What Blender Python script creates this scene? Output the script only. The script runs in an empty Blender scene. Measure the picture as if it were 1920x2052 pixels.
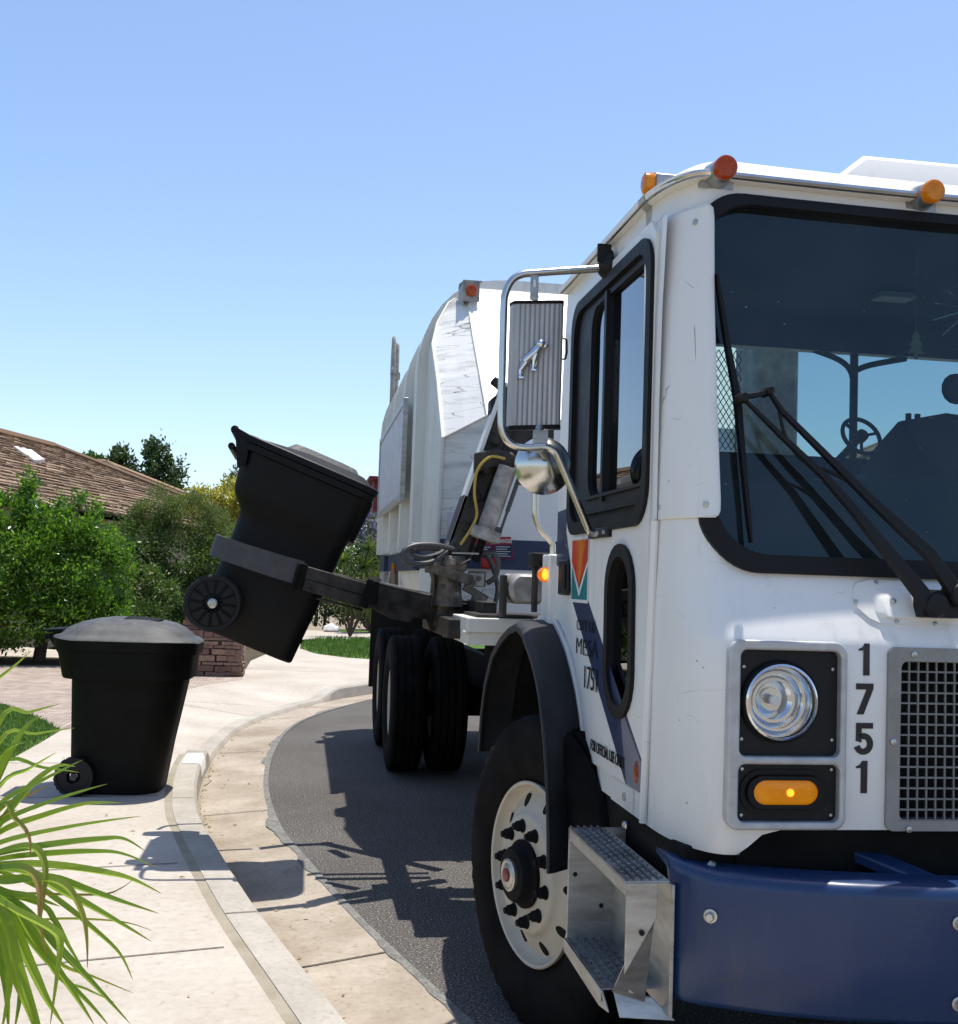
import bpy, bmesh, math, random
from math import sin, cos, pi, radians, sqrt, atan2, hypot
from mathutils import Vector, Matrix
random.seed(7)
S = bpy.context.scene
COL = S.collection

# ---------------------------------------------------------------- camera
H_CAM = 1.53
YAW, PITCH, ROLL = radians(8.58), radians(3.424), radians(1.9)
fw = Vector((sin(YAW)*cos(PITCH), cos(YAW)*cos(PITCH), sin(PITCH)))
rt0 = Vector((cos(YAW), -sin(YAW), 0)); up0 = rt0.cross(fw)
rt = rt0*cos(ROLL) + up0*sin(ROLL); up = up0*cos(ROLL) - rt0*sin(ROLL)
camd = bpy.data.cameras.new('camera'); cam = bpy.data.objects.new('camera', camd); COL.objects.link(cam)
cam.matrix_world = Matrix(((rt.x, up.x, -fw.x, 0), (rt.y, up.y, -fw.y, 0), (rt.z, up.z, -fw.z, H_CAM), (0, 0, 0, 1)))
camd.sensor_fit = 'VERTICAL'; camd.sensor_height = 36; camd.lens = 36*2300/2052
camd.clip_start = 0.05; camd.clip_end = 6000
S.camera = cam

# ---------------------------------------------------------------- sky, sun, exposure
SUNV = Vector((0.155, 0.165, 1.0)).normalized()       # direction towards the sun
w = bpy.data.worlds.new('World'); S.world = w; w.use_nodes = True
wn = w.node_tree.nodes; wl = w.node_tree.links
bg = wn['Background']; sky = wn.new('ShaderNodeTexSky')
sky.sky_type = 'NISHITA'; sky.sun_disc = False
sky.sun_elevation = math.asin(SUNV.z); sky.sun_rotation = atan2(SUNV.x, SUNV.y)
sky.altitude = 300; sky.air_density = 1.0; sky.dust_density = 1.0; sky.ozone_density = 1.6
tint = wn.new('ShaderNodeMix'); tint.data_type = 'RGBA'; tint.blend_type = 'MULTIPLY'; tint.inputs[0].default_value = 1; tint.inputs[7].default_value = (.95, .975, 1.02, 1)
wl.new(sky.outputs[0], tint.inputs[6]); wl.new(tint.outputs[2], bg.inputs[0]); bg.inputs[1].default_value = 0.15
sd = bpy.data.lights.new('sun', 'SUN'); sd.energy = 4.4; sd.angle = radians(0.5); sd.color = (1.0, 0.955, 0.88)
sun = bpy.data.objects.new('sun', sd); COL.objects.link(sun)
sun.rotation_euler = (-SUNV).to_track_quat('-Z', 'Y').to_euler(); sun.location = (5, 5, 30)
vs = S.view_settings; vs.view_transform = 'Standard'; vs.look = 'None'; vs.gamma = 1; vs.exposure = 0.45
vs.use_curve_mapping = False

# ---------------------------------------------------------------- materials
def newmat(name):
    m = bpy.data.materials.new(name); m.use_nodes = True
    nt = m.node_tree; return m, nt, nt.nodes['Principled BSDF']
def N(nt, t, **kw):
    n = nt.nodes.new(t)
    for k, v in kw.items():
        if k in n.inputs.keys(): n.inputs[k].default_value = v
        else: setattr(n, k, v)
    return n
def ramp(nt, src, stops):
    r = nt.nodes.new('ShaderNodeValToRGB'); e = r.color_ramp.elements
    e[0].position, e[0].color = stops[0][0], (*stops[0][1], 1)
    e[1].position, e[1].color = stops[-1][0], (*stops[-1][1], 1)
    for p, c in stops[1:-1]:
        x = e.new(p); x.color = (*c, 1)
    nt.links.new(src, r.inputs[0]); return r
def mixc(nt, fac, a, b, mode='MIX'):
    x = nt.nodes.new('ShaderNodeMix'); x.data_type = 'RGBA'; x.blend_type = mode
    for sock, v in ((x.inputs[0], fac), (x.inputs[6], a), (x.inputs[7], b)):
        if hasattr(v, 'links'): nt.links.new(v, sock)
        elif isinstance(v, (int, float)): sock.default_value = v
        else: sock.default_value = (*v, 1) if len(v) == 3 else v
    return x.outputs[2]
def coords(nt, scale=(1, 1, 1), kind='Object'):
    tc = nt.nodes.new('ShaderNodeTexCoord'); mp = nt.nodes.new('ShaderNodeMapping')
    mp.inputs['Scale'].default_value = scale; nt.links.new(tc.outputs[kind], mp.inputs[0]); return mp.outputs[0]
def noise(nt, vec, scale, detail=4, rough=0.6):
    n = N(nt, 'ShaderNodeTexNoise', Scale=scale, Detail=detail, Roughness=rough); nt.links.new(vec, n.inputs['Vector']); return n.outputs[0]
def bump(nt, b, h, strength=0.3, dist=0.01):
    x = N(nt, 'ShaderNodeBump', Strength=strength, Distance=dist); nt.links.new(h, x.inputs['Height']); nt.links.new(x.outputs[0], b.inputs['Normal'])

def plain(name, c, rough=0.5, metal=0.0, var=0.12, vscale=9, spec=None, coat=0, bmp=0, bscale=80, stretch=(1, 1, 1)):
    """a plain surface whose colour and gloss wander a little"""
    m, nt, b = newmat(name)
    v = coords(nt, stretch); n = noise(nt, v, vscale, 6)
    lo = tuple(max(0, x*(1-var*1.6)) for x in c); hi = tuple(min(1, x*(1+var)) for x in c)
    r = ramp(nt, n, [(0.3, lo), (0.7, hi)]); nt.links.new(r.outputs[0], b.inputs['Base Color'])
    b.inputs['Roughness'].default_value = rough; b.inputs['Metallic'].default_value = metal
    rr = N(nt, 'ShaderNodeMapRange'); nt.links.new(n, rr.inputs[0])
    rr.inputs[3].default_value = max(0.02, rough-0.1); rr.inputs[4].default_value = min(1, rough+0.12)
    nt.links.new(rr.outputs[0], b.inputs['Roughness'])
    if spec is not None: b.inputs['Specular IOR Level'].default_value = spec
    if coat: b.inputs['Coat Weight'].default_value = coat; b.inputs['Coat Roughness'].default_value = 0.08
    if bmp: bump(nt, b, noise(nt, v, bscale, 3), bmp)
    return m

def ground_mat(name, lo, hi, patch, speck=None, speckscale=220, bmp=0.25, rough=0.9):
    m, nt, b = newmat(name); v = coords(nt)
    big = noise(nt, v, patch, 6, 0.65)
    r = ramp(nt, big, [(0.28, lo), (0.5, tuple((a+c)/2 for a, c in zip(lo, hi))), (0.72, hi)])
    fine = noise(nt, v, speckscale, 2, 0.7)
    f = ramp(nt, fine, speck or [(0.3, (.82, .82, .82)), (0.7, (1.12, 1.12, 1.12))])
    nt.links.new(mixc(nt, 1.0, r.outputs[0], f.outputs[0], 'MULTIPLY'), b.inputs['Base Color'])
    b.inputs['Roughness'].default_value = rough; b.inputs['Specular IOR Level'].default_value = .08
    bump(nt, b, fine, bmp, 0.004)
    return m

M = {}
M['concrete'] = ground_mat('concrete', (.37, .325, .27), (.51, .465, .405), 1.1, [(.25, (.72, .70, .66)), (.36, (.94, .93, .92)), (.7, (1.06, 1.06, 1.06))], 26)
M['gutter'] = ground_mat('gutter_concrete', (.24, .195, .145), (.44, .385, .32), 1.7, [(.25, (.66, .63, .58)), (.38, (.95, .94, .92)), (.7, (1.08, 1.08, 1.08))], 38)
M['curb'] = ground_mat('curb_concrete', (.30, .275, .23), (.46, .425, .37), 2.2, [(.25, (.7, .68, .64)), (.37, (.95, .94, .93)), (.7, (1.06, 1.06, 1.06))], 44)
M['seam'] = plain('joint_dirt', (.12, .10, .075), .95, vscale=30, var=.4)
M['mortar'] = ground_mat('mortar_strip', (.26, .225, .165), (.36, .32, .25), 6)
M['asphalt'] = ground_mat('asphalt', (.072, .067, .062), (.112, .105, .098), 0.7,
                          [(0.32, (.40, .40, .40)), (0.50, (.92, .92, .92)), (0.60, (1.6, 1.57, 1.52)), (.70, (5.2, 5.0, 4.7))], 105, 0.4)
M['tar'] = ground_mat('old_asphalt_skin', (.13, .13, .12), (.25, .24, .22), 9, [(.3, (.6, .6, .6)), (.7, (1.3, 1.3, 1.3))], 90, .4)
M['earth'] = ground_mat('earth', (.20, .165, .12), (.34, .29, .22), .5, None, 60)
M['soil'] = ground_mat('planting_soil', (.05, .04, .03), (.11, .085, .06), 3, None, 60)
M['lawn'] = ground_mat('lawn_ground', (.045, .10, .018), (.10, .17, .035), 1.4, None, 90, .6)
M['stucco'] = ground_mat('stucco', (.42, .34, .25), (.50, .41, .31), 2, None, 120)

def paver_mat():
    m, nt, b = newmat('brick_pavers'); v = coords(nt)
    br = N(nt, 'ShaderNodeTexBrick', Scale=4.6); nt.links.new(v, br.inputs['Vector'])
    br.inputs['Color1'].default_value = (.27, .205, .165, 1); br.inputs['Color2'].default_value = (.41, .345, .29, 1)
    br.inputs['Mortar'].default_value = (.16, .125, .10, 1); br.inputs['Mortar Size'].default_value = .018
    n = noise(nt, v, 1.3, 5); r = ramp(nt, n, [(.3, (.85, .85, .85)), (.7, (1.15, 1.12, 1.1))])
    nt.links.new(mixc(nt, 1, br.outputs[0], r.outputs[0], 'MULTIPLY'), b.inputs['Base Color'])
    b.inputs['Roughness'].default_value = .9
    bump(nt, b, br.outputs['Fac'], -.4, .01); return m
M['paver'] = paver_mat()

def paint_mat(name, base, dirt, rough=.32, streak=.5, dirtamt=(.55, .78), film=1.0, scuff=.56):
    """vehicle paint: clear gloss with vertical run-down grime and chips"""
    m, nt, b = newmat(name)
    v = coords(nt, (7, 7, .9)); n = noise(nt, v, 2.0, 8, .7)
    v2 = coords(nt); n2 = noise(nt, v2, 2.6, 7, .65)
    r1 = ramp(nt, n, [(dirtamt[0], (0, 0, 0)), (dirtamt[1], (1, 1, 1))])
    r2 = ramp(nt, n2, [(.42, (0, 0, 0)), (.75, (1, 1, 1))])
    mm = N(nt, 'ShaderNodeMath', operation='MULTIPLY'); nt.links.new(r1.outputs[0], mm.inputs[0]); nt.links.new(r2.outputs[0], mm.inputs[1])
    m2 = N(nt, 'ShaderNodeMath', operation='MULTIPLY'); nt.links.new(mm.outputs[0], m2.inputs[0]); m2.inputs[1].default_value = streak
    c = mixc(nt, m2.outputs[0], base, dirt)
    spots = noise(nt, v2, 46, 2, .5); rs = ramp(nt, spots, [(.765, (0, 0, 0)), (.79, (1, 1, 1))])
    # road film thrown up on the lowest panels
    sp = N(nt, 'ShaderNodeSeparateXYZ'); nt.links.new(v2, sp.inputs[0]); lo = N(nt, 'ShaderNodeMapRange'); nt.links.new(sp.outputs['Z'], lo.inputs[0])
    lo.inputs[1].default_value = 1.30; lo.inputs[2].default_value = .82; nl = noise(nt, coords(nt, (3, 3, 1.2)), 3.4, 6, .7)
    ml_ = N(nt, 'ShaderNodeMath', operation='MULTIPLY'); nt.links.new(lo.outputs[0], ml_.inputs[0]); nt.links.new(nl, ml_.inputs[1])
    mf = N(nt, 'ShaderNodeMath', operation='MULTIPLY'); nt.links.new(ml_.outputs[0], mf.inputs[0]); mf.inputs[1].default_value = film
    c = mixc(nt, mf.outputs[0], c, tuple(b_*.45+d_*.55 for b_, d_ in zip(base, dirt)))
    # fine scuffs
    sv = N(nt, 'ShaderNodeTexVoronoi', feature='DISTANCE_TO_EDGE', Scale=2.6); wz = N(nt, 'ShaderNodeTexNoise', Scale=3.0, Detail=4); nt.links.new(v2, wz.inputs['Vector'])
    nt.links.new(mixc(nt, .45, coords(nt, (1.6, 1.6, 5)), wz.outputs['Color']), sv.inputs['Vector'])
    sr = ramp(nt, sv.outputs['Distance'], [(0, (1, 1, 1)), (.006, (0, 0, 0))]); sm = ramp(nt, noise(nt, v2, 5.5, 4), [(scuff, (0, 0, 0)), (scuff+.1, (.7, .7, .7))])
    sx_ = N(nt, 'ShaderNodeMath', operation='MULTIPLY'); nt.links.new(sr.outputs[0], sx_.inputs[0]); nt.links.new(sm.outputs[0], sx_.inputs[1])
    c = mixc(nt, sx_.outputs[0], c, tuple(x*.5 for x in dirt))
    c2 = mixc(nt, rs.outputs[0], c, tuple(x*.35 for x in dirt))
    nt.links.new(c2, b.inputs['Base Color'])
    rr = N(nt, 'ShaderNodeMapRange'); nt.links.new(n2, rr.inputs[0]); rr.inputs[3].default_value = rough-.08; rr.inputs[4].default_value = rough+.2
    nt.links.new(rr.outputs[0], b.inputs['Roughness'])
    bump(nt, b, noise(nt, v2, 5, 2), .05, .01)
    return m
M['white'] = paint_mat('white_cab_paint', (.785, .765, .72), (.40, .35, .27), .30, .7)
M['whitebody'] = paint_mat('worn_white_body_paint', (.68, .665, .61), (.34, .29, .20), .45, .75, (.42, .72))
M['blue'] = paint_mat('blue_bumper_paint', (.009, .032, .100), (.10, .09, .08), .24, .75, (.5, .72), film=.10, scuff=.47)
M['navy'] = plain('navy_stripe', (.018, .032, .085), .35, vscale=20)
M['navygrey'] = plain('faded_stripe', (.17, .17, .22), .35)

def scratch_mat():
    m, nt, b = newmat('scraped_white_plate'); v = coords(nt)
    tc = coords(nt, (1, 1, 1)); rot = N(nt, 'ShaderNodeMapping'); rot.inputs['Rotation'].default_value = (0, radians(-38), 0); rot.inputs['Scale'].default_value = (.9, 1, 7)
    nt.links.new(tc, rot.inputs[0])
    wob = N(nt, 'ShaderNodeTexNoise', Scale=2.5, Detail=3); nt.links.new(rot.outputs[0], wob.inputs['Vector'])
    add = N(nt, 'ShaderNodeMix'); add.data_type = 'RGBA'; add.inputs[0].default_value = .2
    nt.links.new(rot.outputs[0], add.inputs[6]); nt.links.new(wob.outputs['Color'], add.inputs[7])
    vo = N(nt, 'ShaderNodeTexVoronoi', feature='DISTANCE_TO_EDGE', Scale=3.2); nt.links.new(add.outputs[2], vo.inputs['Vector'])
    r = ramp(nt, vo.outputs['Distance'], [(.0, (1, 1, 1)), (.020, (0, 0, 0))])
    n = noise(nt, v, 4, 4); rn = ramp(nt, n, [(.42, (0, 0, 0)), (.56, (1, 1, 1))])
    mm = N(nt, 'ShaderNodeMath', operation='MULTIPLY'); nt.links.new(r.outputs[0], mm.inputs[0]); nt.links.new(rn.outputs[0], mm.inputs[1])
    n2 = noise(nt, rot.outputs[0], 1.6, 5); r2 = ramp(nt, n2, [(.52, (.70, .69, .65)), (.75, (.36, .35, .34))])
    nt.links.new(mixc(nt, mm.outputs[0], r2.outputs[0], (.06, .055, .05)), b.inputs['Base Color'])
    b.inputs['Roughness'].default_value = .5; return m
M['scratch'] = scratch_mat()
M['rubber'] = plain('fender_rubber', (.020, .021, .023), .6, vscale=5, var=.35, spec=.3)
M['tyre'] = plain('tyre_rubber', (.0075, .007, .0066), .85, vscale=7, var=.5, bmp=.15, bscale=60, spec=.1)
M['black'] = plain('black_plastic', (.008, .008, .009), .5, vscale=12, spec=.28)
M['gasket'] = plain('rubber_gasket', (.007, .006, .006), .55, spec=.25)
M['chassis'] = plain('chassis_black', (.008, .0075, .007), .75, vscale=6, var=.5, spec=.15)
M['alu'] = plain('aluminium', (.42, .42, .41), .42, .85, vscale=8, var=.2, stretch=(1, 1, 4))
M['alumirror'] = plain('ribbed_aluminium', (.50, .49, .475), .5, .6, vscale=5, var=.16, stretch=(6, 6, .5))
M['alutread'] = plain('tread_plate', (.20, .20, .20), .5, .8, vscale=14, var=.3, bmp=.3, bscale=50)
M['grillegrey'] = plain('grille_grey', (.19, .19, .18), .5, .3, vscale=20)
M['chrome'] = plain('chrome', (.72, .72, .73), .12, 1.0, vscale=4, var=.05)
M['stainless'] = plain('stainless_tube', (.60, .58, .54), .22, 1.0, vscale=10, var=.1)
M['convex'] = plain('polished_bowl', (.62, .62, .58), .2, 1.0, vscale=6, var=.1)
M['bolt'] = plain('zinc_bolt', (.5, .49, .46), .35, .9)
M['steelgrime'] = plain('grimy_steel', (.048, .042, .036), .62, .2, vscale=9, var=.55, bmp=.35, bscale=40, spec=.25)
M['castgrey'] = plain('greasy_cast_iron', (.125, .108, .088), .6, .1, vscale=14, var=.55, bmp=.5, bscale=30, spec=.3)
M['cyl'] = plain('grey_cylinder', (.33, .31, .28), .5, .1, vscale=14, var=.35)
M['rust'] = plain('rusty_brown', (.15, .085, .045), .8, vscale=8, var=.4)
M['hose'] = plain('hydraulic_hose', (.055, .055, .055), .5, vscale=30)
M['yellowhose'] = plain('yellow_hose', (.42, .29, .05), .5)
M['wheelcream'] = paint_mat('cream_wheel_paint', (.60, .54, .43), (.20, .15, .10), .45, .6, (.45, .75))
M['binblack'] = plain('black_bin_plastic', (.0045, .0047, .0052), .5, vscale=7, var=.35, bmp=.06, bscale=120, spec=.2)
M['bindark'] = plain('weathered_bin_plastic', (.004, .004, .0034), .6, vscale=7, var=.5, bmp=.1, bscale=150, spec=.15)
M['lidgrey'] = plain('grey_lid_plastic', (.062, .063, .060), .6, vscale=18, var=.35, bmp=.25, bscale=130)  # lid tops are a lighter grey than the bin bodies
M['whitedecal'] = plain('white_decal', (.75, .74, .72), .4)
M['blackdecal'] = plain('black_vinyl', (.010, .010, .014), .35)
M['reddecal'] = plain('red_vinyl', (.42, .02, .035), .4)
M['postergrey'] = plain('faded_poster', (.50, .49, .55), .5, vscale=3, var=.12, stretch=(1, 1, 2))
M['tealdecal'] = plain('teal_vinyl', (.01, .20, .215), .3)
M['interior'] = plain('cab_trim', (.030, .032, .035), .8, vscale=5)
M['dash'] = plain('dashboard', (.016, .017, .019), .6)

def amber(name, c, emit=0):
    m, nt, b = newmat(name)
    v = coords(nt); vo = N(nt, 'ShaderNodeTexNoise', Scale=60, Detail=2); nt.links.new(v, vo.inputs['Vector'])
    r = ramp(nt, vo.outputs[0], [(.3, tuple(x*.75 for x in c)), (.7, c)]); nt.links.new(r.outputs[0], b.inputs['Base Color'])
    b.inputs['Roughness'].default_value = .18; b.inputs['Coat Weight'].default_value = .3
    tr = N(nt, 'ShaderNodeBsdfTranslucent'); nt.links.new(r.outputs[0], tr.inputs[0])
    mx = N(nt, 'ShaderNodeMixShader', Fac=.45); nt.links.new(b.outputs[0], mx.inputs[1]); nt.links.new(tr.outputs[0], mx.inputs[2])
    out = nt.nodes['Material Output']; nt.links.new(mx.outputs[0], out.inputs[0])
    bump(nt, b, vo.outputs[0], .3, .003)
    if emit:
        b.inputs['Emission Color'].default_value = (*c, 1); b.inputs['Emission Strength'].default_value = emit
    return m
M['amber'] = amber('amber_lens', (.95, .38, .01))
M['orange'] = amber('orange_lens', (.60, .10, .008))
M['amberlit'] = amber('lit_amber_lens', (1.0, .33, .004), .30)
M['ambercore'] = amber('lit_bulb', (1.0, .55, .04), 1.6)
M['redlens'] = amber('red_lens', (.65, .02, .01))

def glass_mat(name, tint, refl=1.0, ior=1.5, rough=0.0):
    m, nt, b = newmat(name); nt.nodes.remove(b)
    t = N(nt, 'ShaderNodeBsdfTransparent'); t.inputs[0].default_value = (*tint, 1)
    g = N(nt, 'ShaderNodeBsdfGlossy'); g.inputs[0].default_value = (*refl, 1) if isinstance(refl, tuple) else (refl, refl, refl, 1); g.inputs['Roughness'].default_value = rough
    lw = N(nt, 'ShaderNodeLayerWeight', Blend=.5); p5 = N(nt, 'ShaderNodeMath', operation='POWER'); nt.links.new(lw.outputs['Facing'], p5.inputs[0]); p5.inputs[1].default_value = 4.0
    f0 = ((ior-1)/(ior+1))**2; f = N(nt, 'ShaderNodeMath', operation='MULTIPLY_ADD'); nt.links.new(p5.outputs[0], f.inputs[0]); f.inputs[1].default_value = 1-f0; f.inputs[2].default_value = f0
    x = N(nt, 'ShaderNodeMixShader'); nt.links.new(f.outputs[0], x.inputs[0]); nt.links.new(t.outputs[0], x.inputs[1]); nt.links.new(g.outputs[0], x.inputs[2])
    nt.links.new(x.outputs[0], nt.nodes['Material Output'].inputs[0]); return m
M['windscreen'] = glass_mat('tinted_windscreen', (.27, .40, .41), (.75, .95, 1.0), 1.55)
# dust film and specks on the windscreen
def dusty(name):
    nt = M[name].node_tree; out = nt.nodes['Material Output']; src = out.inputs[0].links[0].from_socket
    d = N(nt, 'ShaderNodeBsdfDiffuse'); d.inputs[0].default_value = (.38, .42, .42, 1); v = coords(nt)
    r = ramp(nt, noise(nt, v, 3.5, 6), [(.35, (.012, .012, .012)), (.7, (.045, .045, .045))]); s2 = ramp(nt, noise(nt, v, 70, 1), [(.785, (0, 0, 0)), (.80, (.3, .3, .3))])
    ad = N(nt, 'ShaderNodeMath', operation='ADD'); nt.links.new(r.outputs[0], ad.inputs[0]); nt.links.new(s2.outputs[0], ad.inputs[1])
    x = N(nt, 'ShaderNodeMixShader'); nt.links.new(ad.outputs[0], x.inputs[0]); nt.links.new(src, x.inputs[1]); nt.links.new(d.outputs[0], x.inputs[2]); nt.links.new(x.outputs[0], out.inputs[0])
dusty('windscreen')
M['sideglass'] = glass_mat('side_glass', (.006, .008, .009), (.88, .93, .97), 2.3)
M['lens'] = glass_mat('clear_lens', (.95, .96, .97), 1, 1.5)
M['mirrorglass'] = plain('mirror_face', (.8, .8, .8), .03, 1, var=.02)

def leaf_mat(name, lo, hi, rough=.4, transl=.35):
    m, nt, b = newmat(name)
    g = N(nt, 'ShaderNodeNewGeometry'); r = ramp(nt, g.outputs['Random Per Island'], [(0, lo), (1, hi)])
    nt.links.new(r.outputs[0], b.inputs['Base Color']); b.inputs['Roughness'].default_value = rough
    t = N(nt, 'ShaderNodeBsdfTranslucent'); br = mixc(nt, 1, r.outputs[0], (1.3, 1.5, .7), 'MULTIPLY'); nt.links.new(br, t.inputs[0])
    x = N(nt, 'ShaderNodeMixShader', Fac=transl); nt.links.new(b.outputs[0], x.inputs[1]); nt.links.new(t.outputs[0], x.inputs[2])
    nt.links.new(x.outputs[0], nt.nodes['Material Output'].inputs[0]); return m
M['bark'] = ground_mat('bark', (.06, .05, .038), (.14, .11, .085), 9, None, 60, .8)

# ---------------------------------------------------------------- mesh helpers
class MB:
    """collects shapes into one mesh"""
    def __init__(s): s.bm = bmesh.new(); s.mi = 0
    def _f(s, vs):
        try: f = s.bm.faces.new(vs); f.material_index = s.mi; return f
        except ValueError: return None
    def box(s, lo, hi, mat=None):
        x0, y0, z0 = lo; x1, y1, z1 = hi
        P = [(x0, y0, z0), (x1, y0, z0), (x1, y1, z0), (x0, y1, z0), (x0, y0, z1), (x1, y0, z1), (x1, y1, z1), (x0, y1, z1)]
        if mat is not None: P = [mat @ Vector(p) for p in P]
        v = [s.bm.verts.new(p) for p in P]
        for q in ((0, 3, 2, 1), (4, 5, 6, 7), (0, 1, 5, 4), (1, 2, 6, 5), (2, 3, 7, 6), (3, 0, 4, 7)): s._f([v[i] for i in q])
        return s
    def beam(s, a, b, w, h, upv=(0, 1, 0)):
        """box from a to b; w across 'upv', h along the third axis"""
        a = Vector(a); b = Vector(b); d = (b-a); L = d.length; d.normalize()
        u = Vector(upv); u = (u - d*u.dot(d)).normalized(); t = d.cross(u)
        mat = Matrix(((d.x, u.x, t.x, a.x), (d.y, u.y, t.y, a.y), (d.z, u.z, t.z, a.z), (0, 0, 0, 1)))
        return s.box((0, -w/2, -h/2), (L, w/2, h/2), mat)
    def loft(s, rings, closed=True, caps=True):
        R = [[s.bm.verts.new(p) for p in r] for r in rings]; n = len(R[0])
        for a, b in zip(R, R[1:]):
            for i in range(n if closed else n-1):
                j = (i+1) % n; s._f([a[i], a[j], b[j], b[i]])
        if caps and closed: s._f(R[0][::-1]); s._f(R[-1])
        return s
    def prism(s, pts, off):
        """pts: closed planar polygon of 3-D points, extruded by vector off"""
        off = Vector(off); return s.loft([[Vector(p) for p in pts], [Vector(p)+off for p in pts]])
    def tube(s, pts, r, n=10, caps=True):
        pts = [Vector(p) for p in pts]; rings = []; u = None
        for i, p in enumerate(pts):
            d = (pts[min(i+1, len(pts)-1)] - pts[max(i-1, 0)]).normalized()
            if u is None:
                u = d.orthogonal().normalized()
            u = (u - d*u.dot(d)).normalized(); t = d.cross(u)
            rr = r[i] if isinstance(r, (list, tuple)) else r
            rings.append([p + (u*cos(2*pi*k/n) + t*sin(2*pi*k/n))*rr for k in range(n)])
        return s.loft(rings, True, caps)
    def lathe(s, prof, o, axis, n=32, closed=False, caps=True):
        """prof: (radius, along) pairs"""
        o = Vector(o); ax = Vector(axis).normalized(); u = ax.orthogonal().normalized(); t = ax.cross(u)
        rings = []
        for r, h in prof:
            rings.append([o + ax*h + (u*cos(2*pi*k/n)+t*sin(2*pi*k/n))*max(r, 1e-5) for k in range(n)])
        if closed: rings.append(rings[0])
        return s.loft(rings, True, caps and not closed)
    def cyl(s, a, b, r, n=16):
        return s.tube([a, b], r, n)
    def sphere(s, c, r, n=12, sc=(1, 1, 1)):
        c = Vector(c); rings = []
        for i in range(n//2+1):
            th = pi*i/(n//2); rr = max(sin(th), 1e-4)
            rings.append([c + Vector((cos(2*pi*k/n)*rr*r*sc[0], sin(2*pi*k/n)*rr*r*sc[1], cos(th)*r*sc[2])) for k in range(n)])
        return s.loft(rings[::-1])
    def face(s, pts):
        s._f([s.bm.verts.new(p) for p in pts]); return s
    def build(s, name, mat, parent=None, smooth=35, bevel=0, seg=2):
        me = bpy.data.meshes.new(name)
        if len(s.bm.verts) < 60000: bmesh.ops.recalc_face_normals(s.bm, faces=s.bm.faces)
        s.bm.to_mesh(me); s.bm.free()
        for m in (mat if isinstance(mat, (list, tuple)) else [mat]): me.materials.append(M[m] if isinstance(m, str) else m)
        o = bpy.data.objects.new(name, me); COL.objects.link(o)
        if bevel:
            b = o.modifiers.new('bevel', 'BEVEL'); b.width = bevel; b.segments = seg; b.limit_method = 'ANGLE'; b.angle_limit = radians(40)
        if smooth:
            me.polygons.foreach_set('use_smooth', [True]*len(me.polygons)); me.set_sharp_from_angle(angle=radians(smooth))
        if parent: attach(o, parent)
        return o
WORLD = set()   # roots whose children are modelled in world coordinates
def attach(o, p):
    o.parent = p
    if p.name in WORLD: o.matrix_parent_inverse = Matrix.Translation(p.location).inverted()
def tag(o, label=None, cat=None, group=None, kind=None):
    for k, v in (('label', label), ('category', cat), ('group', group), ('kind', kind)):
        if v: o[k] = v
    return o
def empty(name, loc, label, cat, group=None):
    o = bpy.data.objects.new(name, None); COL.objects.link(o); o.empty_display_size = .2
    o.location = loc; return tag(o, label, cat, group)
def boolean(o, cutters, op='DIFFERENCE'):
    for c in cutters:
        m = o.modifiers.new('cut', 'BOOLEAN'); m.operation = op; m.object = c; m.solver = 'EXACT'; m.use_hole_tolerant = True
        bpy.context.view_layer.update()
        dg = bpy.context.evaluated_depsgraph_get()
        me = bpy.data.meshes.new_from_object(o.evaluated_get(dg)); o.modifiers.clear()
        old = o.data; o.data = me; bpy.data.meshes.remove(old)
    for c in cutters:
        d = c.data; bpy.data.objects.remove(c); bpy.data.meshes.remove(d)
    me.polygons.foreach_set('use_smooth', [True]*len(me.polygons)); me.set_sharp_from_angle(angle=radians(35))
    return o
def rrect(x0, x1, z0, z1, r, n=6, rs=None):
    """rounded rectangle outline, anticlockwise from the lower right; r may be four radii (br, tr, tl, bl)"""
    R = r if isinstance(r, (list, tuple)) else (r,)*4; out = []
    for (cx, cz, a0), q in zip((((x1, z0, -90)), ((x1, z1, 0)), ((x0, z1, 90)), ((x0, z0, 180))), R):
        sx = -1 if cx == x1 else 1; sz = 1 if cz == z0 else -1
        for k in range(n+1):
            a = radians(a0 + 90*k/n); out.append((cx+sx*q+q*cos(a), cz+sz*q+q*sin(a)))
    return out
def smooth_path(pts, per=6):
    P = [Vector(p) for p in pts]; out = []
    for i in range(len(P)-1):
        a = P[max(i-1, 0)]; b = P[i]; c = P[i+1]; d = P[min(i+2, len(P)-1)]
        for k in range(per):
            t = k/per
            out.append(.5*((2*b)+(c-a)*t+(2*a-5*b+4*c-d)*t*t+(3*b-a-3*c+d)*t**3))
    out.append(P[-1]); return out
def lerp_tab(tab, x):
    if x <= tab[0][0]: return tab[0][1]
    for (a, b), (c, d) in zip(tab, tab[1:]):
        if x <= c: return b+(d-b)*(x-a)/(c-a)
    return tab[-1][1]
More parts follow.
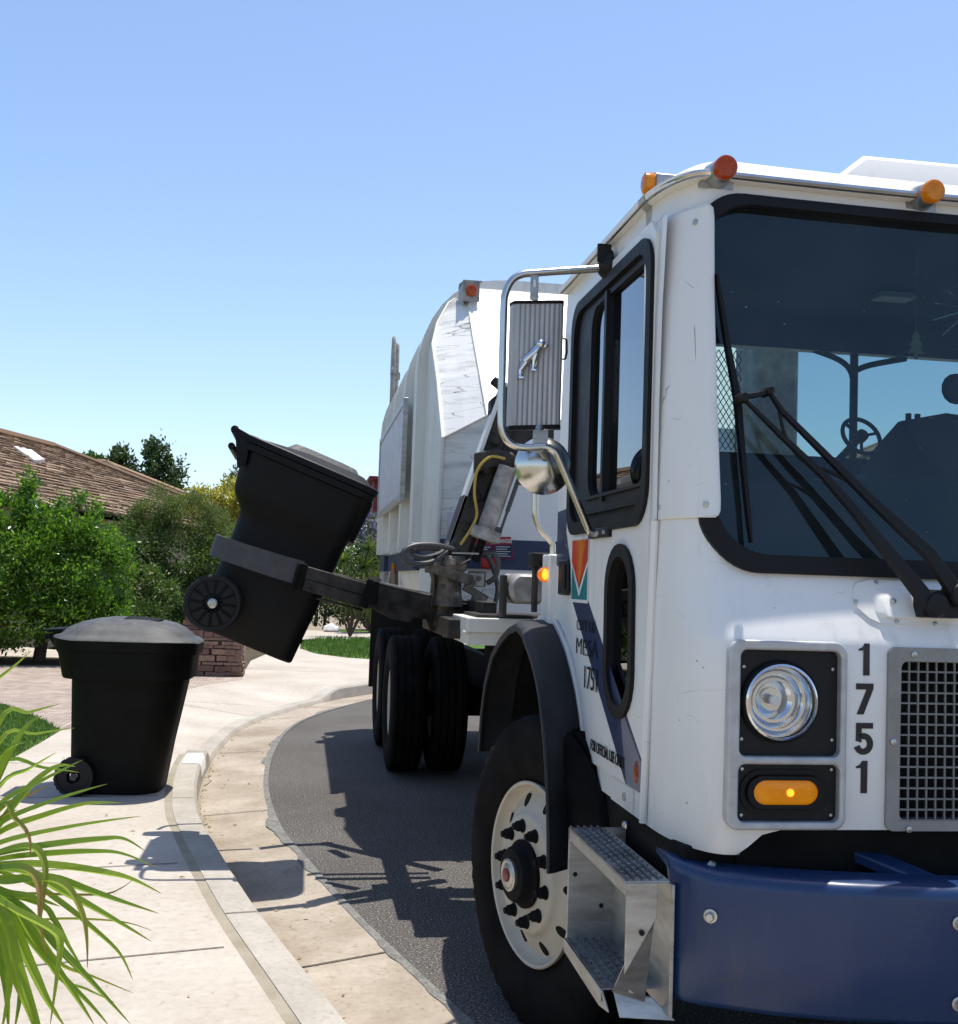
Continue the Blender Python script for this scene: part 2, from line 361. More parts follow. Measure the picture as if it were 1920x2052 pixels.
def text_mesh(name, body, origin, right, upv, height, mat, parent, sx=1.0, bold=0.0, thick=.0012, align='LEFT', spacing=1.0):
    cu = bpy.data.curves.new(name, 'FONT'); cu.body = body; cu.size = height/0.72; cu.offset = bold; cu.extrude = thick; cu.align_x = align
    cu.space_character = spacing; cu.resolution_u = 4
    t = bpy.data.objects.new(name+'_tmp', cu); COL.objects.link(t); bpy.context.view_layer.update()
    me = bpy.data.meshes.new_from_object(t.evaluated_get(bpy.context.evaluated_depsgraph_get()))
    bpy.data.objects.remove(t); bpy.data.curves.remove(cu)
    r = Vector(right).normalized(); u = Vector(upv).normalized(); n = r.cross(u)
    mt = Matrix(((r.x*sx, u.x, n.x, origin[0]), (r.y*sx, u.y, n.y, origin[1]), (r.z*sx, u.z, n.z, origin[2]), (0, 0, 0, 1)))
    me.transform(mt); me.materials.clear(); me.materials.append(M[mat])
    o = bpy.data.objects.new(name, me); COL.objects.link(o)
    if parent: attach(o, parent)
    return o

# ================================================================ ground, road, kerb, pavement
def struct(o, kind='structure'): o['kind'] = kind; return o
def sheet(name, pts, z, mat, kind='structure', thick=0):
    b = MB()
    if thick: b.prism([(x, y, z) for x, y in pts], (0, 0, -thick))
    else: b.face([(x, y, z) for x, y in pts])
    o = b.build(name, mat, None, 0); o['kind'] = kind; return o

sheet('ground', [(-400, -300), (400, -300), (400, 600), (-400, 600)], -.09, 'earth')

KP = [(2.9, -6.0), (2.2, -3.4), (1.45, -.6), (.95, 1.2), (.60, 2.4), (.34, 3.3), (.12, 4.13), (-.10, 4.97), (-.24, 5.58), (-.39, 6.28), (-.52, 6.94),
      (-.60, 7.6), (-.655, 8.3), (-.68, 9.2), (-.66, 10.2), (-.575, 11.4), (-.40, 12.4), (-.12, 13.3), (.25, 14.2), (.65, 15.0), (1.3, 15.9),
      (2.3, 16.8), (3.6, 17.5), (5.5, 18.1), (8, 18.4), (14, 18.5), (30, 18.5), (60, 18.5)]
KPATH = [Vector((p.x, p.y, 0)) for p in smooth_path([(x, y, 0) for x, y in KP], 8)]
def left_normal(P, i):
    d = (P[min(i+1, len(P)-1)] - P[max(i-1, 0)]).normalized()
    return Vector((-d.y, d.x, 0))
def kerb_h(y, x):
    """kerb height along the path: full, dropped at the driveway, full again"""
    hi, lo = .12, .012
    if x > 3: return hi
    return lerp_tab([(9.45, hi), (9.75, lo), (14.3, lo), (14.75, hi)], y)
KN = [left_normal(KPATH, i) for i in range(len(KPATH))]
def strip(name, offs, mat, i0=0, i1=None, kind='structure', wob=None):
    """offs: list of functions (i) -> (distance to the left, z); a ribbon along the kerb path"""
    b = MB(); R = []
    for i in range(i0, i1 or len(KPATH)):
        r = []
        for f in offs:
            d, z = f(i)
            if wob: d += wob(i, d)
            p = KPATH[i] + KN[i]*d; r.append((p.x, p.y, z))
        R.append(r)
    b.loft(R, closed=False); o = b.build(name, mat, None, 30); o['kind'] = kind; return o
# asphalt: everything to the right of the gutter
pts = [(p.x - KN[i].x*.45, p.y - KN[i].y*.45) for i, p in enumerate(KPATH)]
ab = MB(); ab.loft([[(x, y, 0.0) for x, y in pts], [(max(60, x), y if y < 18 else y-.01, 0.0) for x, y in pts]], closed=False)
struct(ab.build('road', 'asphalt', None, 0))
strip('gutter', [lambda i: (-.45, .003), lambda i: (-.2, -.016), lambda i: (0.004, -.03)], 'gutter')
# worn edge where old asphalt laps over the gutter
rj = random.Random(3); jag = [max(-.02, rj.gauss(.03, .035)) for _ in KPATH]
def skin(i0, i1, amp):
    strip('asphalt_edge', [lambda i: (-.47, .0065), lambda i: (-.45+max(.004, jag[i]*amp), .004)], 'tar', i0, i1)
near = [i for i, p in enumerate(KPATH) if 1.5 < p.y < 14]
# finer jagged lap near the camera
LP = [Vector(p) for p in smooth_path([(KPATH[i].x-KN[i].x*.45, KPATH[i].y-KN[i].y*.45, 0) for i in near], 10)]
b = MB(); R = []; a = 0
for i, p in enumerate(LP):
    n = left_normal(LP, i); q = i*.02
    a = .002+.016*sin(p.y*1.9+.9)+.010*sin(p.y*5.3+1)+.005*sin(p.y*13+2)+.002*sin(p.y*31)+rj.gauss(0, .0005); a = max(0, a); wgt = 1.0
    R.append([(p.x-n.x*.03, p.y-n.y*.03, .0065), (p.x+n.x*max(.003, abs(a)*1.7*wgt+.006), p.y+n.y*max(.003, abs(a)*1.7*wgt+.006), .0055)])
b.loft(R, closed=False); struct(b.build('asphalt_edge', 'tar', None, 0))

def kz(i): return kerb_h(KPATH[i].y, KPATH[i].x)
strip('kerb', [lambda i: (0.0, -.035), lambda i: (.012, max(-.028, kz(i)-.022)), lambda i: (.030, kz(i)), lambda i: (.165, kz(i)+.002), lambda i: (.17, kz(i)-.05)], 'curb')
def walk_z(i, d):
    k = kz(i); t = min(1, max(0, (d-.17)/1.15)); return k + (.12-k)*t if k < .119 else .12
strip('mortar_strip', [lambda i: (.160, walk_z(i, .165)-.002), lambda i: (.245, walk_z(i, .24)-.001)], 'mortar', 0, [i for i, p in enumerate(KPATH) if p.y < 9.4][-1])
strip('pavement', [lambda i: (.170, walk_z(i, .17)-.004), lambda i: (.20, walk_z(i, .2)-.003)] + [(lambda d: (lambda i: (d, walk_z(i, d))))(d) for d in (.22, .5, .8, 1.1, 1.42)] + [lambda i: (1.425, .0)], 'concrete')
# joints across pavement, kerb and gutter
def at_path(y):
    k = min(range(len(KPATH)), key=lambda i: abs(KPATH[i].y-y) + (50 if KPATH[i].x > 1.6 and KPATH[i].y > 8 else 0)); return k
jb = MB()
def across(p, n, d0, d1, z0, z1, wdt=.009):
    t = Vector((n.y, -n.x, 0))*wdt/2; a = p+n*d0; c = p+n*d1
    jb.face([(a.x-t.x, a.y-t.y, z0), (a.x+t.x, a.y+t.y, z0), (c.x+t.x, c.y+t.y, z1), (c.x-t.x, c.y-t.y, z1)])
for y in (2.9, 4.53, 5.85, 7.5, 8.75):
    i = at_path(y); across(KPATH[i], KN[i], .25, 1.42, .1235, .1235)
for y in (3.4, 4.98, 7.46, 9.3):
    i = at_path(y); across(KPATH[i], KN[i], .03, .165, kz(i)+.004, kz(i)+.005, .008)
for y in (3.0, 4.72, 7.6, 10.2, 12.6):
    i = at_path(y); across(KPATH[i], KN[i], -.445, -.0, .0065, -.026, .011)
struct(jb.build('concrete_joints', 'seam', None, 0))

# driveway apron, pavers, lawns
dq = [tuple((p+KN[i]*1.36).xy) for i, p in enumerate(KPATH) if p.y > 9.9 and p.x < 6.2]
sheet('driveway', [(-2.05, 10.0)] + dq + [(6.4, 21.0),
                   (1.3, 19.9), (.8, 20.2), (.3, 21.0), (0, 22.3), (0, 30), (-3, 30), (-3, 16), (-2.2, 12)], .1175, 'concrete')
jb = MB()
for (x0, y0, x1, y1) in ((.25, 15.95, .75, 15.3), (-2.0, 13.2, -.5, 12.6), (-1.3, 17.6, .6, 17.0)):
    d = Vector((x1-x0, y1-y0, 0)).normalized(); t = Vector((-d.y, d.x, 0))*.007
    jb.face([(x0-t.x, y0-t.y, .119), (x0+t.x, y0+t.y, .119), (x1+t.x, y1+t.y, .119), (x1-t.x, y1-t.y, .119)])
struct(jb.build('driveway_cracks', 'seam', None, 0))
sheet('paver_driveway', [(-2.02, 10.46), (-1.72, 12.0), (-1.37, 13.86), (-1.16, 14.77), (-.75, 15.6), (-.78, 16.6), (-1.6, 17.0), (-3.3, 17.2), (-6.5, 17.0), (-9, 16), (-6.2, 13.4), (-3.4, 12.7), (-2.95, 12.35), (-2.43, 11.38)], .119, 'paver')
lawn_poly = [(-2.02, 10.44), (-2.24, 10.95), (-2.45, 11.38), (-2.7, 11.85), (-3.0, 12.35), (-3.6, 12.9), (-6.4, 13.5), (-12, 12), (-12, 4), (-2.6, 4.0), (-2.2, 6.2), (-2.10, 8.0), (-2.05, 8.74), (-2.03, 9.5)]
sheet('lawn_soil', lawn_poly, .121, 'lawn')
sheet('garden_bed', [(-.78, 17.0), (-3.3, 17.25), (-9, 17.0), (-14, 17), (-14, 18.7), (-3.6, 18.75), (-2.2, 20.2), (-1.3, 26), (-14, 27), (-14, 40), (-.6, 40), (.1, 30.2), (-.2, 24), (-.78, 19)], .119, 'soil')
sheet('far_pavement', [(-.1, 25.4), (.44, 26.0), (1.05, 26.2), (1.61, 25.9), (3, 25.2), (8, 24.6), (8, 28.6), (1.7, 29.2), (.9, 29.4), (0, 30.2)], .117, 'concrete')
far_lawn = [(0, 22.4), (.32, 21.0), (.82, 20.2), (1.22, 19.95), (3, 19.5), (6, 20.8), (7, 24.5), (3, 25.1), (1.61, 25.8), (1.05, 26.15), (.44, 25.9), (.07, 24.5)]
sheet('far_lawn_soil', far_lawn, .121, 'lawn')
sheet('far_verge', [(1.0, 29.35), (8, 28.7), (8, 30), (.7, 30.4)], .121, 'lawn')
sheet('pavers_beyond', [(-14, 18.7), (-3.6, 18.75), (-3.3, 19.8), (-6, 22), (-14, 22)], .1225, 'concrete')
sheet('planting_edge', [(-2.55, 1.0), (-1.12, 1.0), (-1.32, 2.2), (-1.5, 3.6), (-2.6, 4.0)], .124, 'soil')

def inside(poly, x, y):
    c = False; j = len(poly)-1
    for i in range(len(poly)):
        xi, yi = poly[i]; xj, yj = poly[j]
        if (yi > y) != (yj > y) and x < (xj-xi)*(y-yi)/(yj-yi)+xi: c = not c
        j = i
    return c
M['grass'] = leaf_mat('grass_blades', (.05, .11, .018), (.15, .24, .05), .55, .3)
def grass(name, poly, n, h, xr, yr, z, seed):
    rg = random.Random(seed); b = MB(); k = 0
    while k < n:
        x = rg.uniform(*xr); y = rg.uniform(*yr)
        if not inside(poly, x, y): continue
        k += 1; a = rg.uniform(0, 2*pi); hh = h*rg.uniform(.5, 1.25); wd = h*.11; lean = Vector((rg.gauss(0, .4), rg.gauss(0, .4), 1)).normalized()*hh
        b.face([(x-cos(a)*wd, y-sin(a)*wd, z), (x+cos(a)*wd, y+sin(a)*wd, z), (x+lean.x, y+lean.y, z+lean.z)])
    o = b.build(name, 'grass', None, 0); return tag(o, None, None, None, 'stuff')
grass('lawn_grass', lawn_poly, 16000, .045, (-3.6, -2.0), (8.4, 12.9), .121, 1)
grass('far_lawn_grass', far_lawn, 6000, .11, (-.1, 3.2), (19.4, 26.2), .121, 2)

# white painted house-number patch on the kerb, worn to nothing readable
i0 = at_path(9.05); pb = MB(); R = []
for i in range(i0-3, i0+2):
    p = KPATH[i]; n = KN[i]; R.append([(*(p+n*d).xy, z) for d, z in ((.003, .02), (.0115, .099), (.029, .1232), (.15, .125))])
pb.loft(R, closed=False); o = pb.build('kerb_marking', 'whitedecal', None, 30); o['kind'] = 'structure'

# dry leaves gathered along the gutter
M['dryleaf'] = leaf_mat('dry_leaves', (.22, .13, .05), (.55, .42, .22), .7, .2)
b = MB(); rl = random.Random(11)
for k in range(240):
    i = rl.choice([q for q, p in enumerate(KPATH) if 3.4 < p.y < 14 and p.x < .6]); t = rl.random()
    p = KPATH[i].lerp(KPATH[min(i+1, len(KPATH)-1)], t); n = KN[i]
    d = -abs(rl.gauss(0, .035))-.006 if rl.random() < .8 else -rl.uniform(.02, .43)
    if rl.random() < .1: d = rl.uniform(.2, 1.2)
    z = (-.027 + (-d)*.065) if d < 0 else .1225 if kz(i) > .1 else .05+.06*d
    c = p+n*d; s_ = rl.uniform(.006, .02); a = rl.uniform(0, 6.3); hh = rl.uniform(.002, .012)
    b.face([(c.x+cos(a)*s_, c.y+sin(a)*s_, z+.001), (c.x-sin(a)*s_*.4, c.y+cos(a)*s_*.4, z+hh), (c.x-cos(a)*s_, c.y-sin(a)*s_, z+.002), (c.x+sin(a)*s_*.4, c.y-cos(a)*s_*.4, z+hh*.6)])
dj = random.Random(8)
strip('gutter_grime', [lambda i: (-.012-.055*abs(sin(KPATH[i].y*2.3))*dj.random(), -.0245+.004), lambda i: (.002, -.0265)], 'mortar', *[[i for i, p in enumerate(KPATH) if 1.5 < p.y < 9.8][q] for q in (0, -1)])
tag(b.build('fallen_leaves', 'dryleaf', None, 0), None, None, None, 'stuff')

# ================================================================ the refuse truck
XC = 1.95
TR = empty('garbage_truck', (XC, 6.5, 0), 'white side-loading garbage truck with blue bumper, its side arm holding up a black bin', 'truck')
WORLD.add(TR.name)
YF = [(.84, 2.745), (.90, 2.722), (1.40, 2.715), (1.435, 2.73), (1.575, 2.80), (2.60, 2.955), (2.66, 2.97)]
XS = [(.84, .955), (2.2, .95), (2.66, .965)]
RX, RY, YR = .105, .29, 4.28
BW = [(1.5, .0), (2.6, -.03)]
def front_y(x, z):
    if x > XC: x = 2*XC-x
    xs = lerp_tab(XS, z); yf = lerp_tab(YF, z); xe = xs+RX
    if x >= xe: return yf - lerp_tab(BW, z)*(1-((XC-x)/(XC-xe))**2)
    t = min(1, (xe-x)/RX); return yf + RY*(1-sqrt(max(0, 1-t*t)))
def outline(z, off=0.0, yr=YR):
    xs = lerp_tab(XS, z); h = [(xs, yr), (xs, 3.9), (xs, 3.5), (xs, 3.2)]
    for k in range(12): 
        t = cos(radians(90*k/11)); x = xs+RX-RX*t; h.append((x, front_y(x, z)))
    for k in range(1, 9):
        x = xs+RX+(XC-xs-RX)*k/9; h.append((x, front_y(x, z)))
    full = h+[(XC, front_y(XC, z))]+[(2*XC-x, y) for x, y in h[::-1]]
    if off:
        out = []
        for x, y in full:
            sgn = 1 if x < XC else -1
            out.append((x+sgn*off if abs(x-XC) > .2 else x, min(y+off, yr-off)))
        full = out
    return full
ZL = [.88, .90, 1.0, 1.1, 1.2, 1.3, 1.40, 1.418, 1.435, 1.50, 1.575, 1.7, 1.9, 2.1, 2.3, 2.5, 2.6, 2.65]
shell = MB(); shell.loft([[(x, y, z) for x, y in outline(z)] for z in ZL]); shell = shell.build('cab', ['white', 'interior'], TR)
inn = MB(); inn.loft([[(x, y, z) for x, y in outline(z, .05)] for z in [1.0, 1.2, 1.40, 1.435, 1.575, 1.9, 2.3, 2.61]])
cut = [inn.build('c', 'white', None, 0)]
WS = (1.018, 2*XC-1.018, 1.585, 2.603, .13)
def prism_y(pts, y0, y1): return MB().prism([(x, y0, z) for x, z in pts], (0, y1-y0, 0)).build('c', 'white', None, 0)
def prism_x(pts, x0, x1): return MB().prism([(x0, y, z) for y, z in pts], (x1-x0, 0, 0)).build('c', 'white', None, 0)
cut.append(prism_y(rrect(*WS), 2.3, 3.5))
DW = rrect(3.095, 4.055, 1.71, 2.53, (.10, .10, .10, .12))
PW = [(3.345+(z-1.39)*.03, z) if 0 else (3.345+y+(z-1.39)*.03, z) for y, z in rrect(-.125, .125, 1.165, 1.625, .124)]
cut.append(prism_x(DW, .7, 3.4)); cut.append(prism_x(PW, .7, 3.4))
cut.append(prism_y(rrect(1.12, 2.78, 2.06, 2.48, .06), 4.1, 4.5))
ARCH = [(3.42, .5), (3.42, .885), (3.66, .885), (3.70, .955), (3.79, 1.08), (3.88, 1.18), (4.0, 1.29), (4.12, 1.35), (4.25, 1.40), (4.6, 1.405), (4.6, .5)]
cut.append(prism_x(ARCH, .5, 3.5))
LEG = [(1.085, .5), (1.085, .885), (1.11, .905), (1.14, .93), (1.19, .942)]
LEG = LEG+[(2*XC-x, z) for x, z in LEG[::-1]]
cut.append(prism_y(LEG, 2.3, 3.3))
cut.append(prism_y([(1.47, .95), (2.43, .95), (2.43, 1.385), (1.47, 1.385)], 2.4, 2.86))
for mx in (lambda x: x, lambda x: 2*XC-x): cut.append(prism_y([(mx(x), z) for x, z in ((1.06, .96), (1.34, .96), (1.34, 1.39), (1.06, 1.39))], 2.4, 2.86))
boolean(shell, cut)
for p in shell.data.polygons:
    c = p.center; x = c.x if c.x < XC else 2*XC-c.x
    p.material_index = 1 if (c.z > .99 and c.z < 2.615 and x > lerp_tab(XS, c.z)+.03 and c.y < 4.24 and c.y > front_y(c.x, c.z)+.035) else 0

def ring_part(name, outer, inner, fn, d0, d1, mat, parent, bev=.004):
    """frame between two outlines (u, v); fn(u, v, depth) gives the 3-D point; d0 outermost face, d1 back"""
    b = MB(); n = len(outer)
    b.loft([[fn(*p, d1) for p in outer], [fn(*p, d0) for p in outer], [fn(*p, d0) for p in inner], [fn(*p, d1) for p in inner]], True, False)
    return b.build(name, mat, parent, 40)
def patch(name, out, fn, d, mat, parent, rings=5, back=None, smooth=30, pillow=0):
    cx = sum(p[0] for p in out)/len(out); cy = sum(p[1] for p in out)/len(out); b = MB(); R = []
    if back is not None: R.append([fn(*p, back) for p in out])
    for k in range(rings):
        t = 1-k/rings; R.append([fn(cx+(p[0]-cx)*t, cy+(p[1]-cy)*t, d-pillow*(1-t*t)) for p in out])
    b.loft(R, True, False)
    last = R[-1]; c = fn(cx, cy, d-pillow); vs_ = [b.bm.verts.new(p) for p in last]; cv = b.bm.verts.new(c)
    for i in range(len(vs_)): b._f([vs_[i], vs_[(i+1) % len(vs_)], cv])
    bmesh.ops.remove_doubles(b.bm, verts=b.bm.verts, dist=1e-5)
    return b.build(name, mat, parent, smooth)
def inset(pts, d0, d1=None, d2=None, d3=None):
    """shrink an outline: left, right, bottom, top margins (bounding-box scaling)"""
    d1 = d0 if d1 is None else d1; d2 = d0 if d2 is None else d2; d3 = d0 if d3 is None else d3
    u0 = min(p[0] for p in pts); u1 = max(p[0] for p in pts); v0 = min(p[1] for p in pts); v1 = max(p[1] for p in pts)
    return [(u0+d0+(p[0]-u0)*(u1-u0-d0-d1)/(u1-u0), v0+d2+(p[1]-v0)*(v1-v0-d2-d3)/(v1-v0)) for p in pts]
FRONT = lambda x, z, d: (x, front_y(x, z)+d, z)
SIDE = lambda y, z, d: (lerp_tab(XS, z)+d, y, z)
def sideL(y, z, d): return (2*XC-lerp_tab(XS, z)-d, y, z)
# windscreen
o1 = rrect(WS[0]-.012, WS[1]+.012, WS[2]-.012, WS[3]+.010, .145, 10); o2 = inset(o1, .05, .05, .052, .05)
def dens(pts, n=6):
    out = []
    for a, c in zip(pts, pts[1:]+pts[:1]):
        k = max(1, int(hypot(c[0]-a[0], c[1]-a[1])/.06))
        for j in range(k): out.append((a[0]+(c[0]-a[0])*j/k, a[1]+(c[1]-a[1])*j/k))
    return out
o1d = dens(o1); o2d = inset(o1d, .032, .032, .048, .030)
ring_part('windscreen_gasket', o1d, o2d, FRONT, -.016, .03, 'gasket', shell)
patch('windscreen', inset(o1d, .02), FRONT, .012, 'windscreen', shell, 8)
# pillar cover plates wrapping each front corner
for side in (0, 1):
    b = MB(); R = []
    for z in [1.712, 1.718, 1.73, 1.76, 2.0, 2.3, 2.5, 2.535, 2.56, 2.572]:
        row = []; xs = lerp_tab(XS, z)
        ang = radians(90); tmax = 1.0
        rnd = .035*(1-sqrt(max(0, 1-min(1, max(0, (1.745-z)/.033))**2))) + .03*(1-sqrt(max(0, 1-min(1, max(0, (z-2.545)/.027))**2)))
        for k in range(13):
            if k < 3: x = xs; y = 3.075-.025*k
            else:
                t = cos(radians(90*(k-3)/9*.93)); x = xs+RX-RX*t; x = xs+(x-xs)*.098/(RX-RX*cos(radians(90*.93))); y = front_y(x, z)
            if k >= 11: x -= rnd*(k-10)/2*.5
            row.append(((2*XC-x if side else x), y, z))
        R.append(row)
    nrm = [[(p[0]+(.005 if side else -.005)*(1-k/13), p[1]-.022*(k/13)**1.5, p[2]) for k, p in enumerate(r)] for r in R]
    b.loft(nrm, closed=False); o = b.build('pillar_cover', 'white', shell, 50)
    s_ = o.modifiers.new('solid', 'SOLIDIFY'); s_.thickness = .004; s_.offset = 0
    for z, k in ((2.525, 0), (2.525, 1), (1.745, 0), (1.745, 1)):
        x = (.958, 1.018)[k]; y = front_y(x, z); X = 2*XC-x if side else x; nx = ((1 if side else -1)*(.8 if k == 0 else .25)); nv = Vector((nx, -.7, 0)).normalized()
        p = Vector((X, y-(.016 if k else .002), z))+nv*.004
        MB().lathe([(0, -.006), (.009, -.006), (.009, .0), (.006, .003), (.003, .003), (.003, .001), (0, .001)], p, nv, 12).build('screw', 'bolt', o)
    # corner seam trim below the cover
    sx_ = (2*XC-.945) if side else .945
    MB().tube([(sx_, 3.03+(1.7-z)*.055, z) for z in (1.71, 1.5, 1.3, 1.1, .885)], .011, 8).build('corner_trim', 'white', shell)
# roof
b = MB(); R = []
for z, out, yb in ((2.645, .0, 0), (2.648, .034, 0), (2.664, .036, 0), (2.668, .010, 0), (2.69, -.004, 0), (2.715, -.03, .012), (2.735, -.07, .04), (2.745, -.13, .08), (2.752, -.3, .25)):
    ring = []
    for x, y in outline(2.65):
        cxd = (x-XC); s_ = 1 + out/1.0
        ring.append((XC+cxd*s_, y-(out if y < 4.2 else -out*.4)*(1.0 if y < 3.3 else .3), z))
    R.append(ring)
b.loft(R); roof = b.build('roof', 'white', shell, 50)
b = MB(); ol = outline(2.65)
b.tube([(XC+(x-XC)*1.024, y-.036 if y < 3.3 else y, 2.656) for x, y in ol], .0105, 8); b.build('drip_rail', 'stainless', roof)
# roof lamps
def roof_lamp(x, z, mat):
    y = front_y(x, 2.65)-.052; g = MB()
    g.lathe([(.030, 0.0), (.033, .008), (.034, .02), (.040, .06), (.03, .11), (.0, .12)], (x, y, z), (0, 1, 0), 20)
    g.prism([(x-.046, y+.045, z-.038), (x+.046, y+.045, z-.038), (x+.046, y+.10, z-.02), (x-.046, y+.10, z-.02)], (0, 0, .03)); o = g.build('roof_lamp', 'alu', shell, 40)
    MB().lathe([(.030, .0), (.0315, -.006), (.0315, -.026), (.028, -.031), (.012, -.033), (0, -.033)], (x, y, z), (0, 1, 0), 24).build('lens', mat, o, 40)
for x, z, m in ((1.077, 2.662, 'orange'), (1.694, 2.658, 'amber'), (2.206, 2.658, 'amber'), (2.823, 2.662, 'amber')): roof_lamp(x, z, m)
g = MB(); g.box((.955, 3.12, 2.665), (1.04, 3.20, 2.715)); g.lathe([(.034, 0), (.03, .05), (0, .05)], (.955, 3.16, 2.695), (1, 0, 0), 20); sl = g.build('side_roof_lamp', 'alu', shell, 40, .004)
MB().lathe([(.031, .0), (.033, -.008), (.031, -.026), (.02, -.031), (0, -.032)], (.955, 3.16, 2.695), (1, 0, 0), 24).build('lens', 'amber', sl, 40)
# roof air conditioner
b = MB(); b.loft([[(1.74, 3.52, 2.74), (2.60, 3.52, 2.74), (2.60, 4.2, 2.74), (1.74, 4.2, 2.74)], [(1.72, 3.56, 2.93), (2.6, 3.56, 2.93), (2.6, 4.2, 2.93), (1.72, 4.2, 2.93)],
        [(1.835, 3.60, 3.025), (2.52, 3.60, 3.025), (2.52, 4.15, 3.025), (1.835, 4.15, 3.025)]])
b.build('air_conditioner', 'white', roof, 30, .02, 3)

# door skins, side windows
def door(side):
    F = sideL if side else SIDE; X0 = .9445
    pts = [(3.085, .957), (3.69, .957), (3.74, 1.04), (3.81, 1.125), (3.885, 1.21), (3.935, 1.27), (3.975, 1.40), (4.02, 1.60), (4.10, 1.72), (4.115, 2.48), (4.05, 2.575), (3.13, 2.575), (3.085, 2.53)]
    b = MB(); b.prism([(X0, y, z) for y, z in pts], (.02, 0, 0))
    o = b.build('door', 'white', TR, 20)
    boolean(o, [prism_x(DW, .7, 1.2), prism_x(PW, .7, 1.2)])
    if side:
        for v in o.data.vertices: v.co.x = 2*XC-v.co.x
        o.data.flip_normals()
    G = lambda y, z, d: ((2*XC-X0-d) if side else (X0+d), y, z)
    D1 = dens(DW); fo = inset(D1, -.008); fi = inset(D1, .055, .235, .115, .055); fi2 = inset(D1, .035, .035, .035, .03)
    fr = ring_part('window_frame', fo, fi2, G, -.012, .03, 'gasket', o)
    ring_part('inner_frame', fi2, fi, G, .004, .05, 'black', fr)
    patch('window_pane', inset(D1, .045, .225, .105, .045), G, .020, 'sideglass', o, 3)
    mb = MB(); 
    for (ya, yb, za, zb, d) in ((3.592, 3.618, 1.80, 2.49, .001), (3.13, 3.83, 1.815, 1.825, .0), (3.13, 3.83, 1.765, 1.772, -.002)):
        p0 = G(ya, za, d-.006); p1 = G(yb, zb, d+.022); mb.box((min(p0[0], p1[0]), ya, za), (max(p0[0], p1[0]), yb, zb))
    mb.build('window_bar', 'black', fr, 0)
    P1 = dens(PW); pf = ring_part('lower_window_frame', inset(P1, -.03), inset(P1, .008), G, -.012, .03, 'gasket', o)
    patch('lower_window_pane', inset(P1, .002), G, .012, 'sideglass', o, 3)
    return o, G
doorR, GR = door(0); doorL, GL = door(1)

# ---- markings on the near door and cab side
def decal(name, polys, mat, x, parent, th=.0012):
    b = MB()
    for p in polys: b.prism([(x, y, z) for y, z in p], (th, 0, 0))
    return b.build(name, mat, parent, 0)
XD = .9445
decal('door_stripe', [[(3.752, 1.478), (3.985, 1.478), (3.245, .958), (3.32, .958) if 0 else (3.245, .9575), (3.098, 1.05)]], 'navy', XD-.0014, doorR)
decal('faded_stripe', [[(3.33, 1.185), (3.262, 1.142), (3.10, 1.044), (3.10, .960), (3.236, .960)]], 'navygrey', XD-.0022, doorR)
decal('cab_stripe', [[(4.272, 1.80), (4.135, 1.805), (3.985, 1.655), (3.985, 1.53), (4.272, 1.60)]], 'navy', .9484, shell)
# city emblem: white-edged plate, teal field, shield of rising stripes
lg = decal('emblem', [[(3.748, 1.466), (3.748, 1.695), (3.99, 1.695), (3.99, 1.466)]], 'whitedecal', XD-.0026, doorR)
decal('emblem_field', [[(3.757, 1.477), (3.757, 1.60), (3.981, 1.60), (3.981, 1.477)]], 'tealdecal', XD-.0034, lg)
def mixm(name, c): M[name] = plain(name, c, .3, var=.05); return name
top = 1.682; tip = (3.868, 1.521); e0, e1 = 3.981, 3.757; sh = 1.598
decal('emblem_border', [[(e0, sh+.012), (tip[0], tip[1]-.014), (e1, sh+.012), (e1, sh-.004), (tip[0], tip[1]-.034), (e0, sh-.004)]], 'whitedecal', XD-.0042, lg)
cols = [(.62, .05, .02), (.66, .11, .015), (.72, .21, .015), (.70, .15, .015), (.55, .04, .02)]
tops = [e0, e0-.045, e0-.10, e0-.155, e0-.195, e1]
for k, c in enumerate(cols):
    a, d = tops[k], tops[k+1]; poly = [(a, top), (d, top)]
    if k == 0: poly = [(e0, top), (d, top), tip, (e0, sh+.008)]
    elif k == 4: poly = [(a, top), (e1, top), (e1, sh+.008), tip]
    else: poly = [(a, top), (d, top), tip]
    decal('emblem_ray', [poly], mixm('emblem_colour_%d' % k, c), XD-.005, lg)
for body, y, z, h, sx_, bold in (('CITY OF', 3.885, 1.372, .040, 1.25, -.0012), ('MESA', 3.89, 1.291, .060, 1.5, -.002), ('1751', 3.775, 1.186, .078, .95, -.001), ('FOR OFFICIAL USE ONLY', 3.648, .998, .036, .70, -.0002)):
    text_mesh('lettering', body, (XD-.0048, y, z), (0, -1, 0), (0, 0, 1), h, 'blackdecal', doorR, sx_, bold)
# door handle in its recess, hinge bracket
hb = MB(); hb.box((.936, 4.03, 1.488), (.95, 4.185, 1.618)); hd = hb.build('door_handle', 'black', TR, 30, .012, 3)
MB().box((.930, 4.05, 1.51), (.9365, 4.085, 1.60)).build('pull', 'gasket', hd, 30, .004)
MB().lathe([(.012, 0), (.012, .004), (.006, .005), (0, .005)], (.9484, 4.11, 1.665), (-1, 0, 0), 14).build('door_lock', 'chrome', TR)
